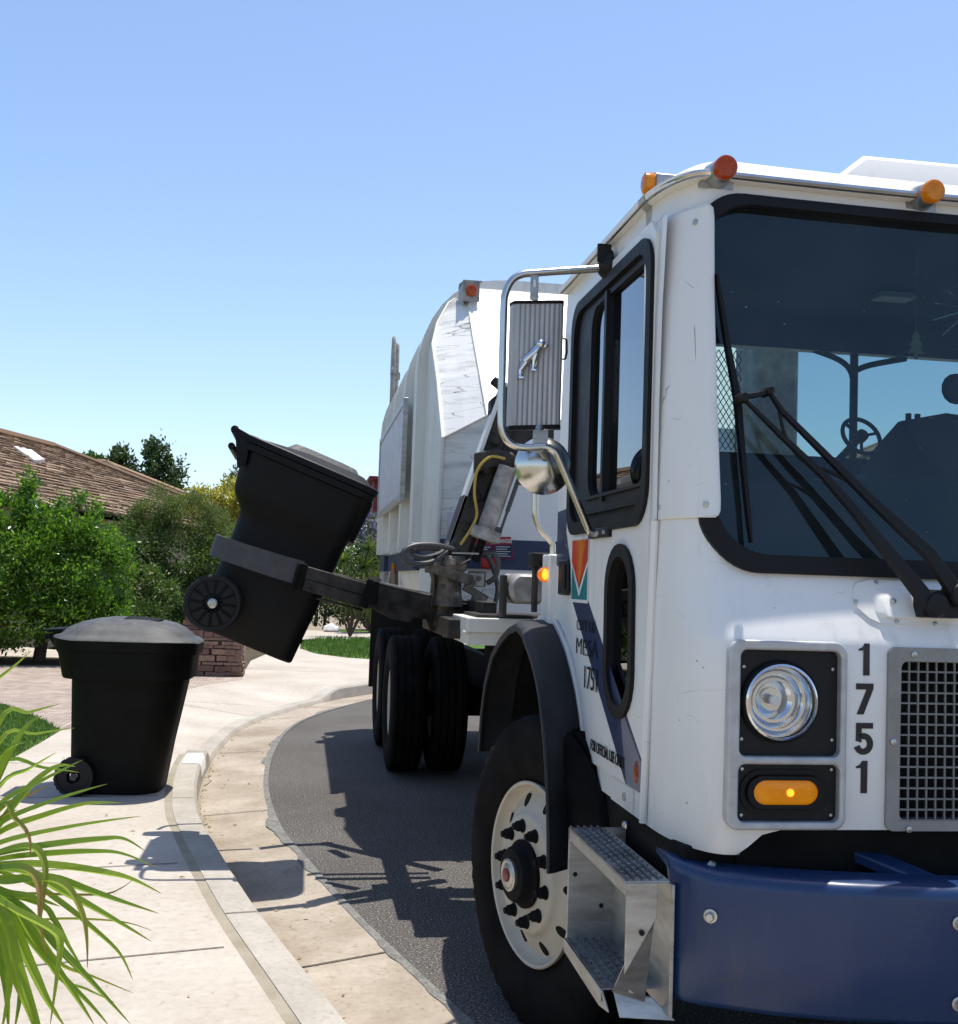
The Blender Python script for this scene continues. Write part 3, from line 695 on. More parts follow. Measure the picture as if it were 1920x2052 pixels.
# rear corner panel, marker lamp, grab rail
MB().box((.925, 4.285, 1.30), (.965, 4.42, 1.64)).build('rear_corner_panel', 'white', TR, 30, .006)
ml = MB().lathe([(.030, 0), (.030, .006), (.026, .008)], (.922, 4.35, 1.562), (-.35, -1, 0), 18).build('side_marker_lamp', 'alu', TR)
MB().lathe([(.030, .004), (.029, .016), (.020, .034), (.0, .042)], (.922, 4.35, 1.562), (-.35, -1, 0), 18).build('lens', 'amberlit', ml)
MB().sphere((.915, 4.315, 1.562), .013, 8, (1, 1, 1.7)).build('bulb', 'ambercore', ml)
MB().tube(smooth_path([(.965, 4.36, 2.50), (.89, 4.36, 2.46), (.875, 4.36, 2.2), (.877, 4.36, 1.85), (.882, 4.36, 1.78), (.905, 4.36, 1.73), (.945, 4.36, 1.69), (.952, 4.36, 1.66), (.95, 4.36, 1.62)], 5), .0125, 10).build('grab_rail', 'stainless', TR)
rf = MB().sphere((.9425, 3.135, 1.012), .024, 12, (.3, .75, 1.35)).build('side_reflector', 'orange', doorR)

# under-cab sill, chassis, dark bay under the windscreen panel
b = MB(); b.box((.965, 2.80, .775), (2*XC-.965, 4.2, .885)); b.box((1.10, 2.78, .70), (2.8, 5.0, .945)); b.box((1.30, 2.86, .42), (2.6, 5.0, .72)); b.build('under_cab_frame', 'chassis', TR, 30, .006)
for p in ((.958, 3.28, .835), (.962, 2.90, .83), (1.03, 2.772, .845)):
    MB().lathe([(.013, 0), (.013, .006), (.008, .010), (0, .010)], p, (-1, -.3, 0) if p[0] < 1 else (0, -1, 0), 6).build('bolt', 'bolt', TR)
b = MB(); b.box((.949, 3.19, .884), (.956, 3.42, .953)); b.build('rocker_panel', 'white', TR, 0)
MB().lathe([(.012, 0), (.012, .005), (0, .006)], (.949, 3.27, .918), (-1, 0, 0), 10).build('bolt', 'bolt', TR)
b = MB(); b.box((1.04, 3.43, .56), (1.10, 3.74, 1.02)); b.box((.97, 3.42, .60), (1.06, 3.45, .95)); b.build('inner_guard', 'chassis', TR, 0)
# frame rails to the rear
b = MB()
for x in (1.52, 2.30): b.box((x, 5.1, .62), (x+.08, 11.4, .90))
for y in (5.2, 6.6, 8.2, 9.6, 11.2): b.box((1.55, y, .66), (2.35, y+.1, .86))
b.build('chassis_rail', 'chassis', TR, 0)

# dark boxes added under the hopper to stand in for its deep shade
MB().box((1.34, 5.6, .45), (1.52, 8.40, 1.24)).build('shade_fill_box', 'tyre', TR, 30, .02)
MB().box((2.38, 5.6, .45), (2.56, 8.40, 1.24)).build('shade_fill_box', 'tyre', TR, 30, .02)
MB().box((1.62, 6.3, .50), (2.28, 9.0, 1.16)).build('hopper_shade_fill', 'tyre', TR, 0)
# bumper
def bump_y(x):
    x = x if x < XC else 2*XC-x
    return lerp_tab([(.93, 2.785), (.955, 2.745), (1.0, 2.705), (1.15, 2.632), (1.3, 2.588), (1.5, 2.55), (1.7, 2.525), (XC, 2.515)], x)
b = MB(); R = []
xs_ = [.93+(2*XC-1.86)*k/60 for k in range(61)]
for x in xs_:
    y = bump_y(x); e = max(0, (1.02-min(x, 2*XC-x))/.13)
    zt = .845+.0*e; sec = [(.05, .520), (.012, .524), (.0, .540), (0, .66), (0, .812), (.003, .828), (.012, .840), (.026, .845), (.12, .846), (.12, .836), (.03, .82), (.015, .80), (.015, .545), (.05, .53)]
    if e > 0: sec = [(d, z + (.018*e if z > .80 else 0)) for d, z in sec]
    R.append([(x, y+d, z) for d, z in sec])
b.loft(R); bp = b.build('bumper', 'blue', TR, 50)
def bolt(p, n, r, parent, name='bolt'):
    MB().lathe([(r*1.45, 0), (r*1.45, .004), (r*1.1, .005)], p, n, 18).build(name+'_washer', 'bolt', parent)
    return MB().lathe([(r, .004), (r, .016), (r*.8, .020), (0, .020)], p, n, 6).build(name, 'bolt', parent, 20)
for x, z in ((1.005, .742), (1.555, .765), (1.555, .580), (2*XC-1.005, .742), (2*XC-1.555, .765), (2*XC-1.555, .58)):
    d = .01; ny = (bump_y(x+d)-bump_y(x-d))/(2*d); n = Vector((ny, -1, 0)).normalized(); bolt((x, bump_y(x)-.0015, z), n, .0115, bp)
b = MB()
for x0, x1 in ((1.62, 1.28), (2*XC-1.62, 2*XC-1.28)):
    b = MB(); b.beam((x0, 2.58, .80), (x1, 3.0, .92), .07, .03, (1, .3, 0)); b.build('bumper_brace', 'blue', bp, 30, .005)
    MB().beam((x0+.05, 2.56, .60), (x0+.05, 3.2, .62), .08, .16).build('bumper_bracket', 'blue', bp, 30, .005)

# grille
M['bezelgrey'] = plain('grille_frame_grey', (.27, .265, .25), .45, .3, vscale=12)
gx0, gx1, gz0, gz1 = 1.460, 2*XC-1.460, .941, 1.398
gr = ring_part('grille', dens(rrect(gx0, gx1, gz0, gz1, .02)), dens(rrect(1.494, 2*XC-1.494, .968, 1.364, .004)) if 0 else inset(dens(rrect(gx0, gx1, gz0, gz1, .02)), .034, .034, .027, .034), FRONT, -.010, .03, 'bezelgrey', TR)
b = MB(); nx, nz = 37, 15; px = (2*XC-2*1.494)/nx; pz = (1.364-.968)/nz
for k in range(nx+1):
    x = 1.494+px*k; y = front_y(x, 1.2)
    b.box((x-.0021, y-.006, .966), (x+.0021, y-.001, 1.366))
for k in range(nz+1):
    z = .968+pz*k
    for j in range(12):
        xa = 1.492+(2*XC-2*1.492)*j/12; xb = 1.492+(2*XC-2*1.492)*(j+1)/12; ya = front_y(xa, 1.2); yb = front_y(xb, 1.2)
        b.beam((xa, ya-.0048, z), (xb, yb-.0048, z), .004, .0044)
b.build('grille_mesh', 'grillegrey', gr, 0)
MB().box((1.46, 2.80, .93), (2.44, 2.85, 1.40)).build('radiator', 'chassis', gr, 0)
for p in ((1.526, 1.381), (1.474, 1.162), (1.52, .946), (2.374, 1.381), (2.426, 1.162)):
    MB().lathe([(.009, 0), (.008, .005), (0, .007)], (p[0], front_y(*p)-.010, p[1]), (0, -1, 0), 12).build('screw', 'bolt', gr)

# number in figures down the front panel
def fig(name, polys, x, z):
    b = MB()
    for p in polys: b.prism([(x+u, front_y(x+u, z+v)-.0022, z+v) for u, v in p], (0, .0018, 0))
    return b.build(name, 'blackdecal', TR, 0)
ONE = [[(.0, .066), (.010, .070), (.016, .080), (.030, .080), (.030, .0), (.013, .0), (.013, .062), (.0, .062)]]
SEVEN = [[(0, .077), (.046, .077), (.046, .064), (.021, 0), (.003, 0), (.028, .062), (0, .062)]]
arc = [(.021+.026*cos(radians(a)), .027+.027*sin(radians(a))) for a in range(125, -171, -15)]; arci = [(.021+.010*cos(radians(a)), .027+.012*sin(radians(a))) for a in range(-165, 111, 15)]
FIVE = [[(.001, .079), (.046, .079), (.046, .065), (.016, .065), (.016, .030), (.001, .034)], arc+[(p) for p in arci]]
fig('digit', ONE, 1.383, 1.325); fig('digit', SEVEN, 1.378, 1.228); fig('digit', FIVE, 1.379, 1.128); fig('digit', ONE, 1.382, 1.033)

# headlight clusters
def headlight(side):
    mx = (lambda x: 2*XC-x) if side else (lambda x: x)
    o = MB().prism([(x, 2.70-.001, z) for x, z in rrect(1.039, 1.348, .945, 1.407, .032)], (0, .12, 0)).build('headlight', 'bezelpaint', TR, 30)
    boolean(o, [prism_y(rrect(1.070, 1.331, 1.123, 1.383, .018), 2.6, 2.9), prism_y(rrect(1.069, 1.331, .964, 1.104, .018), 2.6, 2.9)])
    m = o.modifiers.new('bevel', 'BEVEL'); m.width = .006; m.segments = 3; m.limit_method = 'ANGLE'
    g = MB(); g.prism([(x, 2.722, z) for x, z in rrect(1.068, 1.333, 1.121, 1.385, .016)], (0, .02, 0)); g.prism([(x, 2.722, z) for x, z in rrect(1.067, 1.333, .962, 1.106, .016)], (0, .02, 0))
    parts = [g.build('backing_plate', 'black', o, 20)]
    boolean(parts[0], [MB().lathe([(.0905, -.06), (.0905, .10)], (1.1775, 2.72, 1.256), (0, 1, 0), 40).build('c', 'black', None, 0)])
    cx, cz = 1.1775, 1.256
    parts.append(MB().lathe([(.103, .016), (.101, -.002), (.094, -.010), (.0895, -.008), (.0895, .004)], (cx, 2.712, cz), (0, 1, 0), 40, False, False).build('headlamp_rim', 'black', o, 50))
    parts.append(MB().lathe([(.0935, .004), (.0935, -.007), (.0885, -.010), (.087, -.004)], (cx, 2.708, cz), (0, 1, 0), 40, False, False).build('retaining_ring', 'chrome', o, 50))
    prof = [(.089*sqrt(k/10), -.004+.062*(1-k/10)+(.006 if k % 3 == 1 else 0)) for k in range(11)]
    parts.append(MB().lathe(prof[::-1], (cx, 2.712, cz), (0, 1, 0), 26, False, False).build('reflector', 'chrome', o, 20))
    parts.append(MB().lathe([(.0, .046), (.012, .044), (.013, .03), (0, .028)], (cx, 2.712, cz), (0, 1, 0), 14).build('bulb', 'whitedecal', o))
    b = MB(); R = []
    for k in range(13):
        r = .089*(1-k/12); R.append([(cx+r*cos(2*pi*j/48), 2.704-.022*(1-(r/.089)**2), cz+r*sin(2*pi*j/48)) for j in range(48)])
    b.loft(R, True, False); parts.append(b.build('lens', 'ribbedlens', o, 60))
    st = lambda w, h: rrect(1.195-w, 1.195+w, 1.035-h, 1.035+h, h-.0005, 8)
    for nme, w0, h0, w1, h1, d0, d1 in (('signal_surround', .116, .055, .104, .043, 2.716, 2.724), ('signal_gasket', .100, .040, .084, .030, 2.706, 2.722)):
        b = MB(); A = dens(st(w0, h0)); B = inset(A, w0-w1, w0-w1, h0-h1, h0-h1)
        b.loft([[(x, d1, z) for x, z in A], [(x, d0, z) for x, z in A], [(x, d0, z) for x, z in B], [(x, d1, z) for x, z in B]], True, False); parts.append(b.build(nme, 'gasket', o, 40))
    A = dens(st(.086, .031)); fn = lambda x, z, d: (x, 2.712+d, z)
    sg = patch('turn_signal', A, fn, .0, 'amberlit', o, 6, .012, 40, .006); parts.append(sg)
    parts.append(MB().lathe([(.010, .002), (.0085, -.003), (0, -.004)], (1.205, 2.706, 1.035), (0, 1, 0), 24).build('signal_bulb', 'ambercore', o, 60))
    for x, z in ((1.085, 1.34), (1.318, 1.338), (1.082, 1.163), (1.318, 1.163), (1.085, .978), (1.318, .978), (1.085, 1.09), (1.318, 1.09)):
        parts.append(MB().lathe([(.0045, 0), (.004, .003), (0, .004)], (x, 2.722, z), (0, -1, 0), 10).build('screw', 'bolt', o))
    if side:
        for q in [o]+parts:
            for v in q.data.vertices: v.co.x = 2*XC-v.co.x
            q.data.flip_normals()
M['bezelpaint'] = plain('bezel_silver', (.46, .46, .455), .4, .3, vscale=20)
M['ribbedlens'] = glass_mat('ribbed_lens', (.93, .95, .96), 1, 1.5, .02)
nt = M['ribbedlens'].node_tree; wv = N(nt, 'ShaderNodeTexWave', Scale=42, Distortion=.6); nt.links.new(coords(nt), wv.inputs['Vector'])
bu = N(nt, 'ShaderNodeBump', Strength=.5, Distance=.004); nt.links.new(wv.outputs[0], bu.inputs['Height'])
nt.links.new(bu.outputs[0], next(n for n in nt.nodes if n.type == 'BSDF_GLOSSY').inputs['Normal'])
headlight(0); headlight(1)

# wiper housing panel and wiper
wp = [(1.392, 1.51), (1.397, 1.495), (1.425, 1.468), (1.455, 1.455), (1.62, 1.455), (2*XC-1.455, 1.455), (2*XC-1.42, 1.470), (2*XC-1.395, 1.50), (2*XC-1.40, 1.545), (2*XC-1.43, 1.567), (1.45, 1.567), (1.41, 1.556), (1.396, 1.535)]
wpo = patch('wiper_panel', dens(wp), FRONT, -.006, 'white', shell, 6, .002)
wb = MB(); inner = dens(rrect(1.44, 2*XC-1.44, 1.468, 1.546, .02))
wb.loft([[FRONT(x, z, -.004) for x, z in inner], [FRONT(x, z, -.020) for x, z in inset(inner, .022, .022, .004, .022)]]); wb.build('raised_cover', 'white', wpo, 40, .004)
for x, z in ((1.466, 1.560), (1.397, 1.509), (1.496, 1.461), (1.60, 1.459)):
    MB().lathe([(.006, 0), (.005, .004), (0, .005)], (x, front_y(x, z)-.006, z), (0, -1, .3), 10).build('screw', 'bolt', wpo)
MB().lathe([(.009, 0), (.008, .006), (0, .009)], (1.492, front_y(1.49, 1.513)-.018, 1.513), (0, -1, .3), 12).build('screw', 'bolt', wpo)
wi = MB()
def flat(pts, w0, w1, th=.012):
    P = [Vector(p) for p in pts]; R = []
    for i, p in enumerate(P):
        d = (P[min(i+1, len(P)-1)]-P[max(i-1, 0)]).normalized(); n = Vector((0, -1, 0)); t = d.cross(n).normalized()
        hw = (w0+(w1-w0)*i/(len(P)-1))/2
        R.append([p+t*hw, p+t*hw*.7+n*th, p-t*hw*.7+n*th, p-t*hw])
    wi.loft(R)
flat([(1.565, 2.700, 1.508), (1.50, 2.705, 1.585), (1.435, 2.712, 1.66), (1.37, 2.735, 1.745), (1.305, 2.762, 1.826), (1.20, 2.785, 1.925), (1.104, 2.80, 2.016)], .050, .009, .012)
flat([(1.628, 2.695, 1.545), (1.56, 2.705, 1.64), (1.49, 2.722, 1.705), (1.43, 2.742, 1.763), (1.33, 2.768, 1.865), (1.20, 2.79, 1.992), (1.166, 2.80, 2.044)], .046, .009, .012)
flat([(1.088, 2.80, 2.022), (1.13, 2.796, 2.03), (1.172, 2.80, 2.045)], .015, .014, .014)
wi.tube(smooth_path([(1.195, 2.79, 1.992), (1.21, 2.785, 1.93), (1.25, 2.775, 1.868), (1.32, 2.765, 1.84), (1.375, 2.757, 1.812)], 5), .0045, 6)
for p, r in (((1.58, 2.705, 1.508), .034), ((1.642, 2.70, 1.535), .032), ((1.167, 2.80, 2.043), .012), ((1.098, 2.80, 2.022), .014)):
    wi.lathe([(r, .03), (r, -.012), (r*.8, -.022), (0, -.024)], p, (0, 1, 0), 16)
wi.box((1.545, 2.70, 1.475), (1.66, 2.745, 1.545))
wip = wi.build('windscreen_wiper', 'black', TR, 35)
bl = MB(); zz = [2.37, 2.30, 2.18, 2.06, 2.03, 1.95, 1.82, 1.70, 1.65]
xx = [1.058, 1.066, 1.081, 1.099, 1.104, 1.108, 1.115, 1.122, 1.126]; ww = [.004, .009, .012, .015, .017, .014, .011, .008, .004]
bl.loft([[(x-q/2, front_y(x, z)-.008, z), (x-q/2, front_y(x, z)-.030, z), (x+q/2, front_y(x, z)-.030, z), (x+q/2, front_y(x, z)-.008, z)] for x, z, q in zip(xx, zz, ww)])
bl.beam((1.104, front_y(1.104, 2.03)-.028, 2.03), (1.10, 2.80, 2.02), .02, .02); bl.build('blade', 'gasket', wip, 35)

# ---- inside the cab
b = MB(); b.box((1.0, 3.05, .99), (2.9, 4.2, 1.02)); b.build('cab_floor', 'interior', shell, 0)
b = MB(); b.loft([[(1.03, 3.10, 1.02), (1.03, 3.08, 1.84), (1.03, 3.30, 1.862), (1.03, 3.42, 1.80), (1.03, 3.42, 1.02)], [(1.45, 3.02, 1.02), (1.45, 2.98, 1.84), (1.45, 3.30, 1.862), (1.45, 3.42, 1.80), (1.45, 3.42, 1.02)],
        [(1.72, 3.02, 1.02), (1.72, 2.98, 1.86), (1.72, 3.28, 1.90), (1.72, 3.42, 1.88), (1.72, 3.42, 1.02)], [(1.79, 3.02, 1.02), (1.79, 2.98, 1.86), (1.79, 3.28, 2.065), (1.79, 3.42, 2.0), (1.79, 3.42, 1.02)], [(1.95, 3.02, 1.02), (1.95, 2.98, 1.88), (1.95, 3.28, 2.10), (1.95, 3.42, 2.05), (1.95, 3.42, 1.02)],
        [(2.2, 3.02, 1.02), (2.2, 2.98, 1.86), (2.2, 3.28, 2.08), (2.2, 3.42, 1.95), (2.2, 3.42, 1.02)], [(2.87, 3.10, 1.02), (2.87, 3.08, 1.84), (2.87, 3.30, 1.88), (2.87, 3.42, 1.80), (2.87, 3.42, 1.02)]])
dsh = b.build('dashboard', 'dash', TR, 30, .01)
MB().box((1.885, 3.262, 2.068), (1.925, 3.273, 2.078)).build('switch_label', 'alu', dsh, 0)
b = MB()
for x in (1.83, 1.86): b.lathe([(.009, 0), (.009, .02), (0, .022)], (x, 3.29, 2.07), (0, 0, 1), 10)
b.build('switch_knob', 'black', dsh)
# round hand control seen over the dashboard
cw = MB(); c0 = Vector((1.757, 3.45, 2.035)); ax = Vector((.1, -.9, .45)).normalized(); u = ax.orthogonal().normalized(); v = ax.cross(u)
cw.lathe([(.066+.007*cos(a), .007*sin(a)) for a in [2*pi*k/8 for k in range(8)]], c0, ax, 36, True)
for k in range(3):
    d = u*cos(2*pi*k/3+.5)+v*sin(2*pi*k/3+.5); cw.beam(c0, c0+d*.064, .012, .005, ax)
cw.lathe([(.02, -.01), (.02, .012), (0, .014)], c0, ax, 16); cw.cyl(c0, c0-ax*.25, .012)
cw.build('steering_wheel', 'black', dsh, 50)
b = MB(); b.box((1.30, 3.5, 1.02), (1.68, 3.95, 1.45)); b.box((2.2, 3.5, 1.02), (2.65, 3.95, 1.5)); b.box((2.2, 3.95, 1.5), (2.65, 4.08, 2.05)); b.build('seat', 'interior', TR, 30, .04, 3)
MB().box((1.02, 3.10, 1.025), (2.88, 3.48, 1.60)).build('kick_panel', 'dash', TR, 0) if 0 else MB().box((1.15, 3.06, 1.025), (2.75, 4.0, 1.55)).build('engine_cover', 'interior', TR, 30, .05, 3)
MB().box((1.985, 3.76, 2.585), (2.118, 3.84, 2.606)).build('ceiling_light', 'whitedecal', shell, 0, .004)
fan = MB(); fc = Vector((2.035, 3.3, 2.425)); fa = Vector((-.35, -1, 0)).normalized()
for k in range(1, 9): fan.lathe([(.0135*k+.0012*cos(a), -.03*(1-(k/8)**2)+.0012*sin(a)) for a in (0, pi/2, pi, 3*pi/2)], fc, -fa, 36, True)
u = fa.orthogonal().normalized(); v = fa.cross(u)
for k in range(12):
    d = u*cos(pi*k/6)+v*sin(pi*k/6); fan.tube([fc+fa*.03, fc+d*.06+fa*.024, fc+d*.108], .0014, 4)
fan.lathe([(.02, -.03), (.02, .04), (0, .05)], fc, -fa, 14); fan.cyl(fc-fa*.04, fc-fa*.04+Vector((0, 0, .19)), .008)
fan.build('cab_fan', 'chrome', shell, 40)
fr_ = [(0, .075), (.014, .052), (.008, .052), (.022, .028), (.011, .028), (.026, .004), (.006, .004), (.006, -.012), (-.006, -.012), (-.006, .004), (-.026, .004), (-.011, .028), (-.022, .028), (-.008, .052), (-.014, .052)]
M['airfresh'] = plain('yellow_card', (.40, .33, .10), .6)
b = MB(); b.prism([(1.803+x, 3.2, 2.255+z) for x, z in fr_], (.0, .003, 0)); b.tube([(1.803, 3.201, 2.33), (1.803, 3.201, 2.60)], .0008, 4); b.build('air_freshener', 'airfresh', shell, 0)
b = MB(); b.cyl((2.13, 4.25, 2.05), (2.13, 4.25, 2.49), .016, 10)
b.tube(smooth_path([(2.13, 4.25, 2.30), (2.12, 4.25, 2.40), (2.07, 4.25, 2.45), (1.96, 4.25, 2.485)], 4), .012, 8); b.tube(smooth_path([(2.13, 4.25, 2.41), (2.2, 4.25, 2.44), (2.35, 4.25, 2.475)], 4), .012, 8)
b.build('rear_window_post', 'black', shell)
MB().box((1.84, 4.55, .95), (2.04, 4.80, 2.95)).build('hopper_blocker', 'cyl', TR, 30, .03, 3)  # grey box added behind the cab to block part of the sunlit hopper
b = MB()
for k in range(26):
    x = 1.08+.024*k; n = 22
    for sg in (-1, 1):
        b.tube([(x+ (0 if j % 2 == 0 else sg*.012), 4.33, 2.08+j*.019) for j in range(n)], .0022, 4)
b.build('window_guard', 'chassis', TR, 0)
mr = MB(); mr.sphere((2.03, 3.36, 2.19), .05, 14, (1, .4, 1)); mr.tube([(2.03, 3.36, 2.19), (2.08, 3.4, 2.25), (2.1, 3.4, 2.6)], .008, 6); mr.build('cab_mirror', 'black', shell)

# step box under the door
b = MB()
b.box((.795, 3.300, .48), (.965, 3.312, .822)); b.box((.925, 2.76, .48), (.935, 3.30, .80))
for z, x0, x1, y0, y1 in ((.822, .795, .905, 2.712, 3.315), (.505, .79, .925, 2.90, 3.315)):
    b.box((x0, y0, z-.004), (x1, y1, z)); b.box((x0, y0, z-.034), (x0+.004, y1, z-.004))
b.prism([(.797, 2.712, .818), (.876, 2.712, .818), (.874, 2.712, .735), (.80, 2.72, .60)], (0, .006, 0))
b.prism([(.80, 2.725, .62), (.876, 2.725, .76), (.876, 2.80, .505), (.81, 2.86, .51)], (0, .006, 0))
b.prism([(.79, 2.89, .505), (.80, 2.86, .46), (.795, 2.93, .452), (.79, 3.315, .468), (.79, 3.315, .505)], (.005, 0, 0))
b.loft([[(.815, 2.868, .512), (.90, 2.82, .512), (.90, 2.816, .510), (.813, 2.862, .510)], [(.822, 2.83, .462), (.955, 2.80, .462), (.955, 2.795, .460), (.82, 2.825, .460)]])
stp = b.build('step', 'alu', TR, 30, .0015)
b = MB()
for z, x0, x1, y0, y1 in ((.822, .80, .90, 2.72, 3.31), (.505, .80, .92, 2.91, 3.31)):
    for k in range(5):
        x = x0+(x1-x0)*(k+.5)/5
        b.box((x-.0115, y0, z), (x-.0085, y1, z+.006))
        for j in range(int((y1-y0)/.04)):
            y = y0+.02+.04*j+(.02 if k % 2 else 0)
            if y < y1-.01: b.lathe([(.006, 0), (.004, .005), (0, .0055)], (x, y, z), (0, 0, 1), 6)
    for j in range(int((y1-y0)/.012)):
        y = y0+.012*j; b.box((x0-.005, y, z), (x0+.001, y+.006, z+.005))
    b.build('tread', 'alutread', stp, 0); b = MB()
b = MB()
for p in ((.815, 3.299, .69), (.895, 3.299, .60)): MB().lathe([(.007, 0), (.006, .002), (0, .002)], p, (0, -1, 0), 10).build('bolt_hole', 'gasket', stp)
b.lathe([(.007, 0), (.006, .002), (0, .002)], (.838, 2.711, .70), (0, -1, 0), 12); b.build('bolt_hole', 'gasket', stp)
bolt((.845, 2.82, .535), (0, -1, 0), .010, stp)

# fender over the steer wheel
LO = [(5.10, .775), (5.06, .95), (4.98, 1.09), (4.82, 1.225), (4.62, 1.305), (4.44, 1.352), (4.27, 1.376), (4.16, 1.36), (4.06, 1.319), (3.96, 1.275), (3.867, 1.216), (3.80, 1.152), (3.745, 1.08), (3.70, 1.01), (3.662, .93), (3.63, .83), (3.605, .73), (3.59, .617)]
LI = [(5.10, .775), (5.07, .95), (5.0, 1.10), (4.86, 1.24), (4.68, 1.33), (4.52, 1.378), (4.39, 1.388), (4.28, 1.375), (4.17, 1.335), (4.06, 1.282), (3.965, 1.215), (3.89, 1.15), (3.83, 1.08), (3.79, 1.01), (3.76, .93), (3.735, .83), (3.72, .73), (3.712, .617)]
def fender(side):
    mx = (lambda p: (2*XC-p[0], p[1], p[2])) if side else (lambda p: p)
    b = MB(); R = []
    for (ya, za), (yb, zb) in zip(LO, LI):
        # cross-section: outer lip turned inwards, crown, inner edge
        cy, cz = 4.36, .55; n = Vector((0, ya-cy, za-cz)).normalized()
        sec = [(.800, ya-n.y*.030, za-n.z*.030), (.797, ya-n.y*.006, za-n.z*.006), (.803, ya, za), (.83, ya+(yb-ya)*.2+n.y*.008, za+(zb-za)*.2+n.z*.008), (.88, ya+(yb-ya)*.55+n.y*.006, za+(zb-za)*.55+n.z*.006), (.945, yb, zb),
               (.945, yb-n.y*.008, zb-n.z*.008), (.88, ya+(yb-ya)*.55-n.y*.004, za+(zb-za)*.55-n.z*.004), (.812, ya-n.y*.010, za-n.z*.010), (.808, ya-n.y*.03, za-n.z*.03)]
        R.append([mx(p) for p in sec])
    b.loft(R); f = b.build('fender', 'rubber', TR, 50)
    b = MB(); R = []
    for yb, zb in LI[3:]:
        n = Vector((0, yb-4.36, zb-.55)).normalized()
        R.append([mx((.943, yb, zb)), mx((.940, yb+n.y*.022, zb+n.z*.022)), mx((.962, yb+n.y*.022, zb+n.z*.022)), mx((.962, yb, zb))])
    b.loft(R[:-3]); b.build('arch_trim', 'white', shell, 40)
    # wheel-arch liner behind
    b = MB(); R = []
    for yb, zb in LI: R.append([mx((.945, yb, zb-.004)), mx((1.45, yb, zb-.004))])
    b.loft(R, closed=False); b.build('arch_liner', 'chassis', TR, 50)
fender(0); fender(1)

